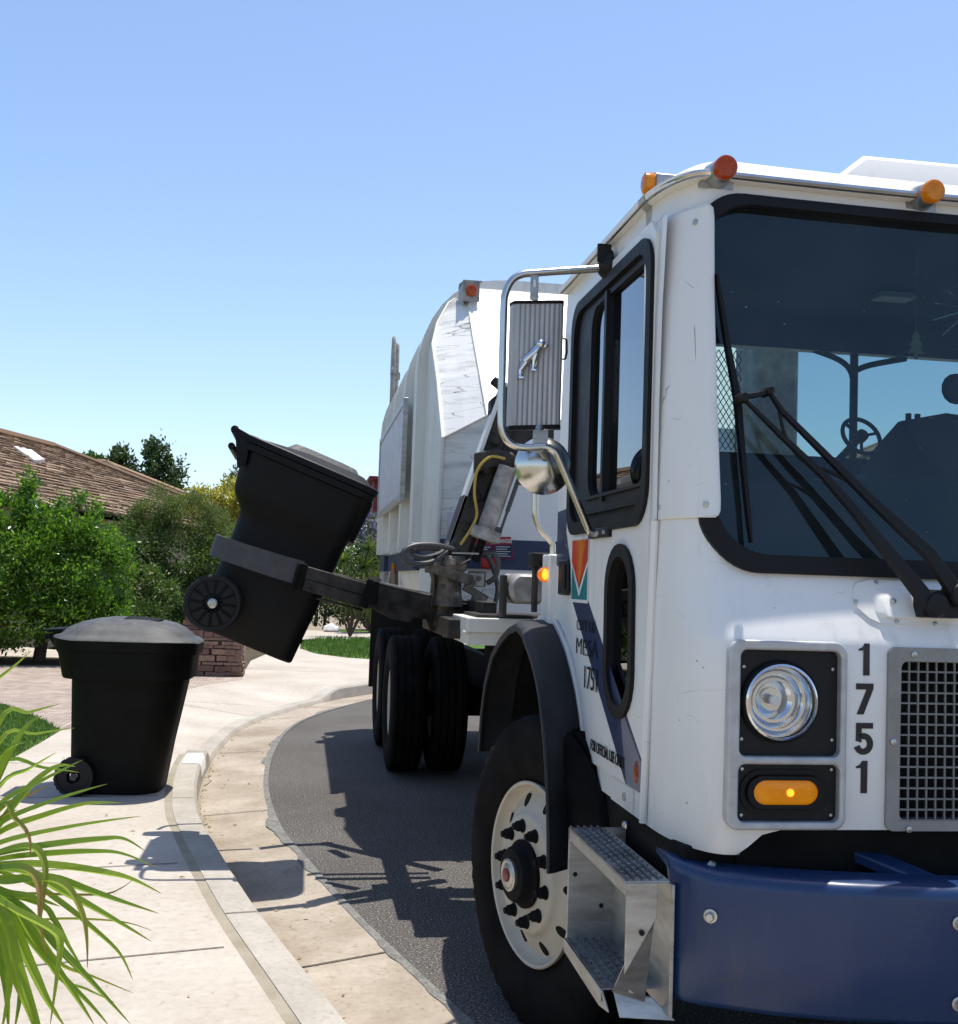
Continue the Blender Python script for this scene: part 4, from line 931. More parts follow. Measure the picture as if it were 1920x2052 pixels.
# mirrors
def mirror_set(side):
    mx = (lambda p: (2*XC-p[0], p[1], p[2])) if side else (lambda p: Vector(p))
    P = [(.952, 3.60, 2.566), (.83, 3.6, 2.549), (.706, 3.6, 2.531), (.66, 3.6, 2.523), (.625, 3.6, 2.50), (.605, 3.6, 2.455), (.602, 3.6, 2.40), (.603, 3.6, 2.226), (.605, 3.6, 2.06), (.612, 3.6, 2.005), (.64, 3.6, 1.970), (.688, 3.6, 1.960), (.745, 3.6, 1.966), (.775, 3.6, 1.958), (.795, 3.6, 1.935), (.85, 3.602, 1.82), (.90, 3.605, 1.713), (.905, 3.605, 1.70), (.94, 3.605, 1.695)]
    arm = MB().tube([mx(p) for p in smooth_path(P, 4)], .0125, 12).build('mirror', 'stainless', TR, 60)
    b = MB(); b.lathe([(.052, 0), (.05, -.012), (.03, -.035), (.014, -.04)], mx((.950, 3.60, 2.572)), (1 if not side else -1, 0, 0), 18); b.box(*[tuple(min(a, c) for a, c in zip(mx((.90, 3.57, 2.575)), mx((.945, 3.58, 2.635)))), tuple(max(a, c) for a, c in zip(mx((.90, 3.57, 2.575)), mx((.945, 3.58, 2.635))))]); b.build('mount', 'black', arm, 40)
    lo = mx((.930, 3.47, 1.680)); hi = mx((.946, 3.72, 1.712)); b = MB(); b.box(tuple(min(a, c) for a, c in zip(lo, hi)), tuple(max(a, c) for a, c in zip(lo, hi))); b.build('lower_bracket', 'black', arm, 30, .004)
    for y in (3.51, 3.59, 3.68): MB().lathe([(.008, 0), (.007, .006), (0, .008)], mx((.930, y, 1.696)), (-1 if not side else 1, 0, 0), 8).build('bolt', 'bolt', arm)
    # flat mirror: ribbed back, black end caps
    b = MB(); n = 96; prof = []
    for k in range(n+1):
        t = k/n; x = .632+.178*t; e = min(t, 1-t); d = .030*min(1, sqrt(max(0, 1-(1-min(1, e/.10))**2))) ; rib = .0024*abs(sin(pi*t*11))
        prof.append((x, 3.655-d-rib*(1 if e > .05 else 0)))
    prof += [(.810, 3.660), (.632, 3.660)]
    def mz(x, z0): return z0 + (x-.632)*.075
    b.loft([[mx((x, y, mz(x, 2.030))) for x, y in prof], [mx((x, y, mz(x, 2.432) if 1 else 0)) for x, y in prof]]); mh = b.build('mirror_housing', 'alumirror', arm, 25)
    b = MB()
    for z0, z1 in ((2.018, 2.032), (2.430, 2.440)):
        pp = [(x+(x-.721)*.03, y+(-.003 if y < 3.65 else .003)) for x, y in prof[::4]]
        b.loft([[mx((x, y, mz(x, z0))) for x, y in pp], [mx((x, y, mz(x, z1))) for x, y in pp]])
    b.build('end_cap', 'gasket', arm, 30)
    MB().tube([mx(p) for p in ((.812, 3.655, 2.335), (.824, 3.655, 2.33), (.826, 3.655, 2.29), (.822, 3.655, 2.268), (.812, 3.655, 2.265))], .0035, 6).build('mirror_hook', 'gasket', arm, 40)
    b = MB(); b.prism([mx(p) for p in ((.634, 3.662, 2.034), (.808, 3.662, 2.047), (.808, 3.662, 2.440), (.634, 3.662, 2.427))], (0, .002, 0)); b.build('mirror_face', 'mirrorglass', arm, 0)
    b = MB(); b.box(tuple(min(a, c) for a, c in zip(mx((.686, 3.592, 2.44)), mx((.712, 3.60, 2.53)))), tuple(max(a, c) for a, c in zip(mx((.686, 3.592, 2.44)), mx((.712, 3.60, 2.53))))); b.lathe([(.013, -.004), (.013, .008), (0, .008)], mx((.70, 3.594, 2.45)), (0, -1, 0), 12); hg = b.build('hanger', 'alu', arm, 30, .002)
    b = MB(); b.box(tuple(min(a, c) for a, c in zip(mx((.694, 3.588, 2.48)), mx((.702, 3.5915, 2.505)))), tuple(max(a, c) for a, c in zip(mx((.694, 3.588, 2.48)), mx((.702, 3.5915, 2.505))))); b.build('slot', 'whitedecal', arm, 0)
    b = MB(); b.cyl(mx((.725, 3.61, 1.955)), mx((.735, 3.63, 2.035)), .016); b.cyl(mx((.735, 3.60, 1.962)), mx((.765, 3.64, 1.94)), .014); b.box(tuple(min(a, c) for a, c in zip(mx((.712, 3.60, 1.968)), mx((.76, 3.612, 2.02)))), tuple(max(a, c) for a, c in zip(mx((.712, 3.60, 1.968)), mx((.76, 3.612, 2.02))))); b.build('clamp', 'alu', arm, 40)
    b = MB(); prof2 = [(.0, -.052), (.02, -.051), (.045, -.045), (.068, -.033), (.085, -.015), (.094, .0), (.096, .006), (.092, .010), (0, .010)]
    b.lathe(prof2, mx((.768, 3.70, 1.915)), mx((0, 1, 0)) if not side else (0, 1, 0), 40); b.build('convex_mirror', 'convex', arm, 60)
    # small cast dog standing on the housing
    if not side:
        d = MB(); y = 3.618
        def limb(pts, rr): d.tube([(x, yy, z) for x, z, yy in pts], [q*1.35 for q in (rr if isinstance(rr, list) else [rr]*len(pts))], 8)
        limb([(.672, 2.236, y), (.684, 2.250, y-.004), (.698, 2.262, y-.006), (.712, 2.276, y-.008), (.722, 2.290, y-.008)], [.009, .011, .010, .013, .011])
        d.sphere((.728, y-.012, 2.300), .016, 10, (1.1, .9, .95)); d.sphere((.743, y-.014, 2.2955), .0105, 8, (1.2, .9, .8)); d.sphere((.717, y-.006, 2.309), .005, 8, (.8, .7, 1.2)); d.sphere((.735, y-.016, 2.310), .004, 8, (.8, .7, 1.2))
        limb([(.713, 2.268, y-.010), (.708, 2.245, y-.012), (.706, 2.228, y-.010), (.707, 2.217, y-.010)], [.009, .006, .005, .006]); limb([(.718, 2.266, y-.002), (.716, 2.24, y-.002), (.712, 2.220, y-.002)], [.008, .0055, .005])
        limb([(.680, 2.236, y-.010), (.672, 2.224, y-.012), (.663, 2.210, y-.010), (.665, 2.198, y-.010), (.666, 2.190, y-.010)], [.010, .007, .005, .005, .006]); limb([(.676, 2.236, y), (.669, 2.22, y), (.671, 2.205, y)], [.009, .006, .005])
        d.box((.658, y-.018, 2.185), (.674, y-.004, 2.190)); d.box((.698, y-.018, 2.212), (.714, y-.004, 2.217)); d.sphere((.666, y-.002, 2.246), .005, 6)
        d.build('dog_emblem', 'chrome', mh, 70)
mirror_set(0); mirror_set(1)

# wheels
def tyre_bm(R, W, seed=0, rimr=.290):
    """profile in (radius, axial) with three tread grooves; axial 0 = middle"""
    h = W/2; pr = []
    side = [(rimr, h*.72), (rimr+.012, h*.80), (R*.68, h*.98), (R*.78, h*1.0), (R*.88, h*.96), (R*.95, h*.90), (R*.985, h*.84)]
    tread = []
    for a in (-.62, -.2, .2, .62):
        g = h*a; tread += [(R, g+.009), (R-.013, g+.006), (R-.013, g-.006), (R, g-.009)]
    pr = side + [(R*.996, h*.78)] + sorted(tread, key=lambda q: -q[1]) + [(R*.996, -h*.78)] + [(r, -a) for r, a in side[::-1]]
    return pr
def tyre(b, c, ax, R=.535, W=.30, n=96, lugs=True):
    c = Vector(c); ax = Vector(ax).normalized(); u = Vector((0, 0, 1)); u = (u-ax*u.dot(ax)).normalized(); t = ax.cross(u); rings = []
    for k in range(n):
        a = 2*pi*k/n; d = u*cos(a)+t*sin(a); ring = []
        for r, h in tyre_bm(R, W):
            if lugs and abs(h) > W*.36 and r > R*.94 and k % 2: r -= .010
            ring.append(c+d*r+ax*h)
        rings.append(ring)
    b.loft(rings+[rings[0]], closed=False)
def front_wheel(side):
    st = radians(15.5); sgn = -1 if not side else 1
    ax = Vector((-cos(st), -sin(st), 0)) if not side else Vector((cos(st), sin(st), 0))
    c = Vector((.80, 3.925, .535)) if not side else Vector((2*XC-.80, 3.925, .535)); cin = c-ax*.150
    b = MB(); tyre(b, cin, ax); w_ = b.build('wheel', 'tyre', TR, 45)
    o = c-ax*.055     # rim reference plane
    prof = [(.288, -.02), (.307, .035), (.309, .046), (.304, .050), (.297, .046), (.292, .030), (.281, .012), (.272, .006), (.262, .010), (.244, .022), (.226, .032), (.214, .038), (.203, .050), (.196, .060), (.188, .064), (.12, .064), (.10, .062), (.0, .062)]
    rim = MB().lathe(prof, o, ax, 72).build('rim', 'wheelcream', w_, 40)
    u = Vector((0, 0, 1)); t = ax.cross(u); hb = MB(); nb = MB()
    for k in range(10):
        a = 2*pi*(k+.5)/10; d = u*cos(a)+t*sin(a); e = -u*sin(a)+t*cos(a); p = o+d*.246+ax*.0225
        n2 = (ax*.90+d*.44).normalized(); q = n2.cross(e)
        hb.loft([[p+n2*.002+e*.0165*cos(2*pi*j/16)+q*.026*sin(2*pi*j/16) for j in range(16)], [p-n2*.02+e*.0165*cos(2*pi*j/16)+q*.026*sin(2*pi*j/16) for j in range(16)]])
        hb.build('hand_hole', 'chassis', w_, 30); hb = MB()
    for k in range(10):
        a = 2*pi*(k+.25)/10; d = u*cos(a)+t*sin(a); p = o+d*.158+ax*.060
        MB().lathe([(.023, 0), (.024, .006), (.020, .010), (.0185, .020), (.0175, .028), (.013, .033), (.0115, .034), (.011, .042), (0, .043)], p, ax, 12).build('lug_nut', 'chassis', w_, 40)
    MB().lathe([(.112, .05), (.114, .075), (.104, .082), (.098, .09), (.092, .108), (.086, .116), (.070, .118), (0, .118)], o, ax, 40).build('hub', 'chassis', w_, 40)
    cap = MB().lathe([(.054, .116), (.054, .128), (.048, .131), (.040, .129), (.036, .132), (0, .133)], o, ax, 32).build('hub_cap', 'bolt', w_, 40)
    MB().lathe([(.023, .1325), (.022, .139), (.012, .142), (0, .143)], o, ax, 24).build('hub_plug', 'redcap', w_, 40)
M['redcap'] = plain('red_hub_plug', (.22, .035, .035), .35)
front_wheel(0); front_wheel(1)
for Y in (9.27, 10.65):
    for x, sg in ((.835, -1), (1.165, -1), (2*XC-.835, 1), (2*XC-1.165, 1)):
        b = MB(); tyre(b, (x, Y, .535), (sg, 0, 0), .535, .275, 72); w_ = b.build('wheel', 'tyre', TR, 45)
        MB().lathe([(.288, .02), (.30, .10), (.292, .105), (.27, .09), (.25, .02), (.20, .0), (.12, .0), (.10, .03), (0, .04)], (x, Y, .535), (sg, 0, 0), 40).build('rim', 'wheelcream', w_, 40)
for Y in (9.27, 10.65): MB().cyl((.9, Y, .535), (2*XC-.9, Y, .535), .10, 14).build('axle', 'chassis', TR)
MB().cyl((1.0, 3.95, .5), (2.9, 3.95, .5), .07, 12).build('axle', 'chassis', TR)
MB().box((.70, 11.78, .42), (1.25, 11.795, 1.30)).build('mud_flap', 'gasket', TR, 0)

M['beltgrey'] = plain('rubber_belt', (.055, .052, .055), .55, vscale=10, var=.25)

# ---- packer body
def body_half(d=0.0):
    """outline of the body from the roof centre down the near side, pushed out by d"""
    pts = [(XC, 3.60+d), (1.40, 3.60+d), (1.27, 3.592+d)]
    for k in range(1, 9):
        a = radians(90*k/8); pts.append((1.27-(.45+d)*sin(a), 2.99+(.60+d)*cos(a)))
    pts += [(.82-d, 2.6), (.82-d, 2.0), (.82-d, 1.60)]
    return pts
def body_ring(y, d=0, belly=True):
    h = body_half(d)
    low = [(.835, 1.52), (.875, 1.43), (.95, 1.35), (1.08, 1.27), (1.3, 1.20), (XC, 1.17)] if belly else [(.82-d, 1.50), (.82-d, 1.42), (.86, 1.41), (1.08, 1.40), (1.3, 1.40), (XC, 1.40)]
    h = h+low
    return [(x, y, z) for x, z in h]+[(2*XC-x, y, z) for x, z in h[1:-1][::-1]]
b = MB(); b.loft([body_ring(y) for y in (8.0, 8.6, 9.2, 9.9)]); bd = b.build('packer_body', 'whitebody', TR, 40)
b = MB(); b.loft([body_ring(y, 0, False) for y in (9.9, 10.6, 11.3, 11.9)]); b.build('tailgate_section', 'whitebody', bd, 40)
def hoop(y0, y1, d, low=1.76, top=True):
    b = MB(); H = [p for p in body_half(d) if p[1] > low]+[(.82-d, low)]; I = [p for p in body_half(-.01) if p[1] > low]+[(.83, low)]
    H = H+[(2*XC-x, z) for x, z in H[1:]] if 0 else H; 
    full = H[::-1]+[(2*XC-x, z) for x, z in H[1:]]; fi = I[::-1]+[(2*XC-x, z) for x, z in I[1:]]
    b.loft([[(x, y0, z) for x, z in fi], [(x, y0+.015, z) for x, z in full], [(x, y1-.015, z) for x, z in full], [(x, y1, z) for x, z in fi]], False)
    return b.build('hoop_rib', 'whitebody', bd, 40)
for y0, y1, d in ((7.98, 8.22, .085), (9.0, 9.2, .085), (10.2, 10.36, .08), (11.10, 11.22, .08), (11.76, 11.9, .085)): hoop(y0, y1, d)
# hopper front: chamfered corner, sloping upper plate
L0 = [(.80, 6.93, 1.35), (.80, 6.84, 2.383), (.80, 7.24, 2.805), (.80, 7.62, 3.109), (.85, 7.82, 3.30), (.94, 7.97, 3.48), (1.09, 8.06, 3.60)]
L1 = [(1.13, 6.60, 1.35), (1.045, 6.715, 2.515), (1.04, 7.04, 2.82), (1.04, 7.42, 3.15), (1.045, 7.66, 3.36), (1.06, 7.84, 3.52), (1.14, 7.98, 3.605)]
mir = lambda p: (2*XC-p[0], p[1], p[2])
b = MB(); b.loft([L0, [tuple((a+c)/2 for a, c in zip(p, q)) for p, q in zip(L0, L1)], L1], closed=False)
wing = b.build('hopper_corner', 'scratch', bd, 0)
MB().loft([[mir(p) for p in L0], [mir(p) for p in L1]], closed=False).build('hopper_corner', 'scratch', bd, 0)
b = MB(); C1 = [(p[0], p[1]-.0, p[2]) for p in L1]; b.loft([C1, [mir(p) for p in C1]], closed=False); 
b.build('hopper_front', 'white', bd, 0)
b = MB()
for f in (lambda p: p, mir):
    back = [(.80, 8.0, z) for (x, y, z) in L0[:4]]+[(x, 8.1, z) for (x, y, z) in L0[4:]]
    b.loft([[f(p) for p in L0], [f(p) for p in back]], closed=False)
    b.face([f(p) for p in (L0[0], L1[0], (1.13, 8.0, 1.35), (.8, 8.0, 1.35))])
b.face([L1[0], mir(L1[0]), (2*XC-1.13, 8.0, 1.35), (1.13, 8.0, 1.35)]); b.face([L0[6], L1[6], mir(L1[6]), mir(L0[6]), (2*XC-1.08, 8.1, 3.6), (1.08, 8.1, 3.6)])
b.build('hopper_side', 'whitebody', bd, 30)
b = MB(); b.tube([(p[0]-.004, p[1]-.006, p[2]) for p in L0], .012, 6); b.tube([(p[0]-.002, p[1]-.006, p[2]) for p in L1[1:]], .007, 6); b.tube([(L0[1][0], L0[1][1]-.006, L0[1][2]), (L1[1][0], L1[1][1]-.006, L1[1][2])], .007, 6)
b.build('hopper_edge', 'whitebody', bd)
# navy band
def fl(z): 
    t = (z-1.35)/(2.383-1.35); t2 = (z-1.35)/(2.515-1.35)
    p = Vector(L0[0]).lerp(Vector(L0[1]), t); q = Vector(L1[0]).lerp(Vector(L1[1]), t2); return p, q
b = MB(); off = Vector((-.002, -.004, 0))
p0, q0 = fl(1.60); p1, q1 = fl(1.775); p0 += (q0-p0)*0; 
b.face([p0+off, q0+off, q1+off, p1+off]); b.face([q0+off, Vector(mir(q0))+off, Vector(mir(q1))+off, q1+off])
b.loft([[(.797, 6.93, z), (.797, 8.0, z), (.757, 8.01, z), (.757, 8.2, z)] for z in (1.60, 1.745)], closed=False); b.build('navy_band', 'navy', bd, 0)
b = MB(); b.box((.806, 8.2, 1.59), (.82, 11.9, 1.745)); b.box((.797, 8.2, 1.59), (.806, 9.9, 1.74)); b.box((.77, 11.2, 1.59), (.806, 11.9, 1.745)); b.build('navy_side_band', 'navy', bd, 0)
b = MB(); b.box((.775, 11.2, 1.41), (.82, 11.85, 1.60)); b.build('tail_plate', 'cyl', bd, 0, .004)
b = MB(); b.prism([(.79, 9.95, 1.40), (.79, 10.9, 1.40), (.79, 10.6, 1.60), (.79, 10.1, 1.60)], (.05, 0, 0)); b.build('rusty_gusset', 'rust', bd, 0)
ml = MB().box((.775, 10.2, 1.60), (.80, 10.27, 1.66)).build('body_marker', 'amber', bd, 30, .006)
# framed sign panel on the near side
po = MB().box((.712, 8.74, 2.155), (.720, 11.44, 2.88)).build('sign_panel', 'postergrey', bd, 0)
b = MB()
for lo, hi in (((.700, 8.70, 2.12), (.740, 8.76, 2.91)), ((.700, 11.42, 2.12), (.740, 11.48, 2.91)), ((.702, 8.76, 2.12), (.738, 11.42, 2.17)), ((.702, 8.76, 2.86), (.738, 11.42, 2.91))): b.box(lo, hi)
b.build('sign_frame', 'alu', po, 20, .003)
b = MB()
for y in (8.5, 9.6, 10.75, 11.5): MB().box((.80, y, 1.76), (.83, y+.10, 2.62)).build('side_stiffener', 'whitebody', bd, 30, .012)
# tail rails
b = MB()
for x, y in ((.80, 11.3), (.86, 11.62)):
    b.tube(smooth_path([(x, y, 2.9), (x, y, 3.55), (x, y+.02, 3.86), (x, y+.08, 3.93), (x, y+.16, 3.88), (x, y+.17, 3.5), (x+.05, y+.17, 3.2)], 4), .018, 8)
    b.box((x-.03, y-.03, 3.55), (x+.03, y+.03, 3.62))
b.box((.78, 11.30, 3.0), (.80, 11.42, 3.72)); b.build('tail_rail', 'cyl', bd, 40)
# beacon lamp on the hopper lip
b = MB(); b.prism([(1.00, 7.72, 3.42), (1.00, 7.72, 3.58), (1.00, 7.95, 3.62), (1.00, 7.95, 3.50)], (.012, 0, 0)); b.box((1.0, 7.70, 3.44), (1.115, 7.712, 3.575)); b.box((1.0, 7.70, 3.575), (1.13, 7.93, 3.587)); bc = b.build('lip_lamp', 'cyl', bd, 0)
MB().lathe([(.040, 0), (.040, -.02), (.032, -.032), (0, -.036)], (1.058, 7.70, 3.512), (0, 1, 0), 24).build('lens', 'orange', bc, 40)
# danger placards, lamp, plates on the hopper front
def onface(u, z, d=.006):
    p, q = fl(z); v = p.lerp(q, u); n = Vector((-(q.y-p.y), (q.x-p.x), 0)).normalized(); n = -n if n.y > 0 else n
    return v+n*d
def placard(u0, u1, z0, z1, head=True):
    b = MB(); b.face([onface(u0, z0), onface(u1, z0), onface(u1, z1), onface(u0, z1)]); o = b.build('danger_placard', 'reddecal', bd, 0)
    b = MB(); zt = z1-(z1-z0)*.36
    b.face([onface(u0+.01, z0+.004, .0075), onface(u1-.01, z0+.004, .0075), onface(u1-.01, zt, .0075), onface(u0+.01, zt, .0075)]); b.build('placard_field', 'navy', o, 0)
    b = MB()
    for k in range(5):
        z = zt-.012-(zt-z0-.016)*k/5; b.face([onface(u0+.03, z-.002, .009), onface(u1-.03-.05*(k % 2), z-.002, .009), onface(u1-.03-.05*(k % 2), z+.002, .009), onface(u0+.03, z+.002, .009)])
    b.build('small_print', 'whitedecal', o, 0)
    if head:
        a = onface(u0+.07, zt+.011, .008); r = (onface(u1, z0)-onface(u0, z0)).normalized()
        text_mesh('lettering', 'DANGER', a, r, (0, 0, 1), (z1-zt)*.5, 'whitedecal', o, .72, .0008, .0006)
    return o
placard(1.0, 1.30, 1.66, 1.79); placard(.64, .97, 1.66, 1.785, False)
b = MB(); c = onface(.93, 1.632, .02); b.box((c.x-.05, c.y-.02, c.z-.03), (c.x+.05, c.y+.02, c.z+.03)); b.build('red_lamp', 'redlens', bd, 30, .008)
b = MB(); c = onface(.22, 1.86, .01); b.box((c.x-.02, c.y-.008, c.z-.08), (c.x+.045, c.y+.008, c.z+.075)); b.build('valve_plate', 'postergrey', bd, 0, .003)
# clutter between cab and hopper
b = MB(); b.box((.75, 5.20, 1.295), (2.9, 5.75, 1.36)); b.box((.752, 5.22, 1.235), (2.9, 5.7, 1.297)); b.box((.735, 5.2, 1.285), (.76, 5.26, 1.30)); b.build('cross_beam', 'whitebody', TR, 30, .005)
b = MB(); b.box((.80, 5.25, 1.3605), (1.3, 5.7, 1.375)); b.build('beam_plate', 'steelgrime', TR, 0, .003)
b = MB(); pr = [(.085*cos(a)*1.0, .068*max(-1, min(1, 1.25*sin(a)))) for a in [2*pi*k/20 for k in range(20)]]
b.loft([[(1.0+.0+s_*.0+u*(.86 if e else 1), 5.05+s_, 1.50+v_*(.8 if e else 1)) for u, v_ in pr] for s_, e in ((0, 1), (.02, 0), (.32, 0), (.34, 1))]); b.build('air_tank', 'cyl', TR, 40)
b = MB(); b.box((.98, 4.9, 1.60), (1.10, 5.0, 1.66)); b.box((1.0, 4.95, 1.40), (1.02, 5.0, 1.60)); b.build('bracket', 'steelgrime', TR, 30, .004)
MB().box((.89, 5.1, 1.37), (.91, 5.2, 1.56)).build('bracket', 'steelgrime', TR, 30, .004)
b = MB(); b.prism([(.955, 6.0, 2.30), (.95, 6.0, 2.50), (1.0, 6.0, 2.545), (1.30, 6.0, 2.60), (1.30, 6.0, 2.2), (.97, 6.0, 2.2)], (0, .12, 0)); b.beam((.95, 5.98, 2.60), (1.06, 5.98, 2.52), .05, .045); b.beam((1.06, 5.98, 2.52), (1.16, 5.98, 2.66), .05, .05); b.build('lift_guard', 'steelgrime', TR, 30, .01)

ARM0 = set(bpy.data.objects)
# ---- the side arm
Y0 = 5.60
b = MB(); a0 = Vector((.675, Y0, 1.66)); a1 = Vector((.925, Y0, 2.475)); dv = (a1-a0).normalized(); nv = Vector((dv.z, 0, -dv.x))
b.beam(a0+nv*.055, a1+nv*.055, .12, .085); b.beam(a0+nv*.11-dv*.05, a1+nv*.10-dv*.10, .07, .045); b.beam(a0-dv*.12+nv*.05, a0+nv*.05+dv*.3, .16, .11)
for k in range(5): b.lathe([(.022, 0), (.022, -.03), (0, -.032)], a0+nv*.055+dv*(.15+.15*k)+Vector((0, -.06, 0)), (0, 1, 0), 10)
mast = b.build('lift_mast', 'steelgrime', TR, 30, .006)
b = MB(); b.beam(a0-dv*.02+nv*.006, a1+dv*.03+nv*.006, .16, .014); b.beam(a1+dv*.03+nv*.0, a1+dv*.03+nv*.09, .16, .014, (0, 1, 0)); b.build('mast_edge', 'whitebody', mast, 0)
b = MB(); b.loft([[(.80, Y0-.06-q, 2.05), (.80, Y0-.06-q, 2.15), (.90, Y0-.06-q, 2.175), (.965, Y0-.06-q, 2.165), (.99, Y0-.06-q, 2.12), (.965, Y0-.06-q, 2.082), (.90, Y0-.06-q, 2.09)] for q in (0, .05)]); b.lathe([(.045, .03), (.045, -.03), (.03, -.04), (0, -.04)], (.965, Y0-.08, 2.12), (0, 1, 0), 16); b.build('cylinder_lug', 'steelgrime', mast, 30, .008)
cb = MB(); c0, c1 = Vector((.962, Y0-.09, 2.075)), Vector((.868, Y0-.09, 1.775)); cb.cyl(c0, c1, .047, 24); cb.cyl(c0+(c0-c1)*.04, c0+(c0-c1)*.0, .052, 24)
cyl_ = cb.build('lift_cylinder', 'cyl', TR)
dd = (c1-c0).normalized(); cb = MB(); cb.cyl(c1-dd*.01, c1+dd*.05, .062, 24); cb.beam(c1+dd*.02-Vector((.07, 0, -.02)), c1+dd*.02+Vector((.07, 0, -.02)), .10, .05); cb.build('gland', 'cyl', cyl_, 40)
cb = MB(); cb.cyl(c1+dd*.04, c1+dd*.16, .020, 14); cb.build('rod', 'chassis', cyl_)
b = MB(); q = Vector((.062, -.03, -.02)); b.tube([c0+q+Vector((.0, 0, .10)), c0+q, c0+q+(c1-c0)*.55, c0+q+(c1-c0)*.62], .011, 8)
b.tube([c0+q+(c1-c0)*.6, c0+q+(c1-c0)*.92, c0+q*.6+(c1-c0)*.97], .007, 6); b.lathe([(.018, 0), (.018, .04), (0, .04)], c0+q+(c1-c0)*.12, (1, 0, 0), 8); b.lathe([(.018, 0), (.018, .04), (0, .04)], c0+q*.5+(c1-c0)*.95, (1, 0, -.2), 8)
b.build('cylinder_hose', 'hose', cyl_)
MB().tube(smooth_path([(.985-.04, Y0-.13, 2.125), (.87, Y0-.13, 2.13), (.81, Y0-.13, 2.06), (.80, Y0-.13, 1.95), (.815, Y0-.13, 1.85), (.79, Y0-.13, 1.78), (.74, Y0-.13, 1.70)], 6), .007, 8).build('yellow_hose', 'yellowhose', TR)
b = MB(); b.tube(smooth_path([(.72, Y0-.10, 1.675), (.62, Y0-.16, 1.692), (.52, Y0-.20, 1.687), (.465, Y0-.22, 1.66), (.462, Y0-.22, 1.625), (.50, Y0-.2, 1.60), (.58, Y0-.16, 1.605), (.66, Y0-.12, 1.64), (.70, Y0-.08, 1.69), (.74, Y0-.06, 1.78)], 6), .013, 10)
b.tube(smooth_path([(.70, Y0-.06, 1.668), (.60, Y0-.12, 1.678), (.53, Y0-.16, 1.672), (.503, Y0-.17, 1.655), (.52, Y0-.17, 1.638), (.58, Y0-.14, 1.635), (.66, Y0-.1, 1.665), (.71, Y0-.05, 1.74)], 6), .012, 10)
b.tube(smooth_path([(.83, Y0-.06, 1.655), (.90, Y0-.12, 1.665), (.925, Y0-.14, 1.62), (.915, Y0-.12, 1.55), (.88, Y0-.1, 1.52)], 6), .013, 10)
b.tube(smooth_path([(.70, Y0+.05, 1.70), (.8, Y0-.02, 1.70), (.9, Y0, 1.64), (.95, Y0, 1.5), (.93, Y0, 1.38)], 6), .012, 10)
b.build('hydraulic_hose', 'hose', TR)
b = MB(); b.box((.495, Y0-.195, 1.668), (.52, Y0-.155, 1.70)); b.build('hose_clamp', 'alu', TR, 0, .003)
# cast pivot with plates
b = MB()
b.loft([[(.69+.0+u*.075*s_, Y0-.02+v_*.10*s_, z) for u, v_ in ((1, -1), (1, 1), (-1, 1), (-1, -1), (-1.1, -.5), (0, -1.25))] for z, s_ in ((1.40, 1.0), (1.46, .9), (1.53, .85), (1.60, 1.15), (1.645, 1.0))])
b.beam((.60, Y0-.12, 1.585), (.80, Y0-.12, 1.53), .06, .05); b.box((.785, Y0-.13, 1.50), (.87, Y0-.11, 1.575)); b.beam((.77, Y0-.1, 1.5), (.88, Y0-.1, 1.44), .06, .035); b.box((.58, Y0-.14, 1.56), (.65, Y0-.05, 1.63))
b.lathe([(.06, 0), (.062, .10), (.05, .15), (0, .16)], (.69, Y0-.02, 1.30), (0, 0, 1), 18); b.lathe([(.035, 0), (.035, -.05), (.02, -.06), (0, -.06)], (.84, Y0-.08, 1.435), (0, 1, 0), 14)
for p in ((.62, 1.60), (.73, 1.615), (.66, 1.50), (.73, 1.46), (.83, 1.54), (.805, 1.52)): b.lathe([(.014, 0), (.014, -.016), (0, -.018)], (p[0], Y0-.15, p[1]), (0, 1, 0), 6)
pv = b.build('arm_pivot', 'castgrey', TR, 30, .008, 2)
b = MB(); b.box((.70, Y0-.14, 1.655), (.83, Y0-.13, 1.663)); b.beam((.69, Y0-.14, 1.635), (.745, Y0-.14, 1.61), .01, .007); b.beam((.745, Y0-.14, 1.61), (.79, Y0-.14, 1.633), .01, .007); b.box((.785, Y0-.135, 1.505), (.86, Y0-.1305, 1.565)); b.build('guide_plate', 'cyl', pv, 0)
# side arm scaled up about the camera, moving it back towards the hopper
for o in set(bpy.data.objects)-ARM0:
    o.data.transform(Matrix.Translation((0, 0, -.109)) @ Matrix.Scale(1.0714, 4))

# two gripper arms opening round the bin, on a carriage in front of the hopper
def kn(x, y, z, r=.04, h=.13):
    return MB().lathe([(r, -h/2), (r, h/2), (r*.6, h/2+.012), (0, h/2+.012)], (x, y, z), (.1, 0, 1), 14)
b = MB(); b.beam((.98, 6.12, 1.322), (.315, 5.77, 1.443), .07, .125); b.prism([(.98, 6.08, 1.40), (.72, 5.98, 1.455), (.62, 5.93, 1.36), (.66, 5.95, 1.26), (.98, 6.08, 1.25)], (0, .06, 0))
b.prism([(.36, 5.77, 1.40), (.58, 5.88, 1.355), (.55, 5.86, 1.305), (.44, 5.80, 1.325), (.35, 5.77, 1.37)], (0, .03, 0))
bo = b.build('boom', 'steelgrime', TR, 30, .008)
b = MB(); b.beam((.64, 5.925, 1.457), (.33, 5.765, 1.513), .075, .010); b.build('boom_edge', 'cyl', bo, 0, .002)
b = MB(); b.prism([(.362, 5.735, 1.515), (.315, 5.715, 1.525), (.276, 5.70, 1.396), (.31, 5.715, 1.370)], (.03, .10, 0)); b.build('boom_collar', 'chassis', bo, 20, .006)
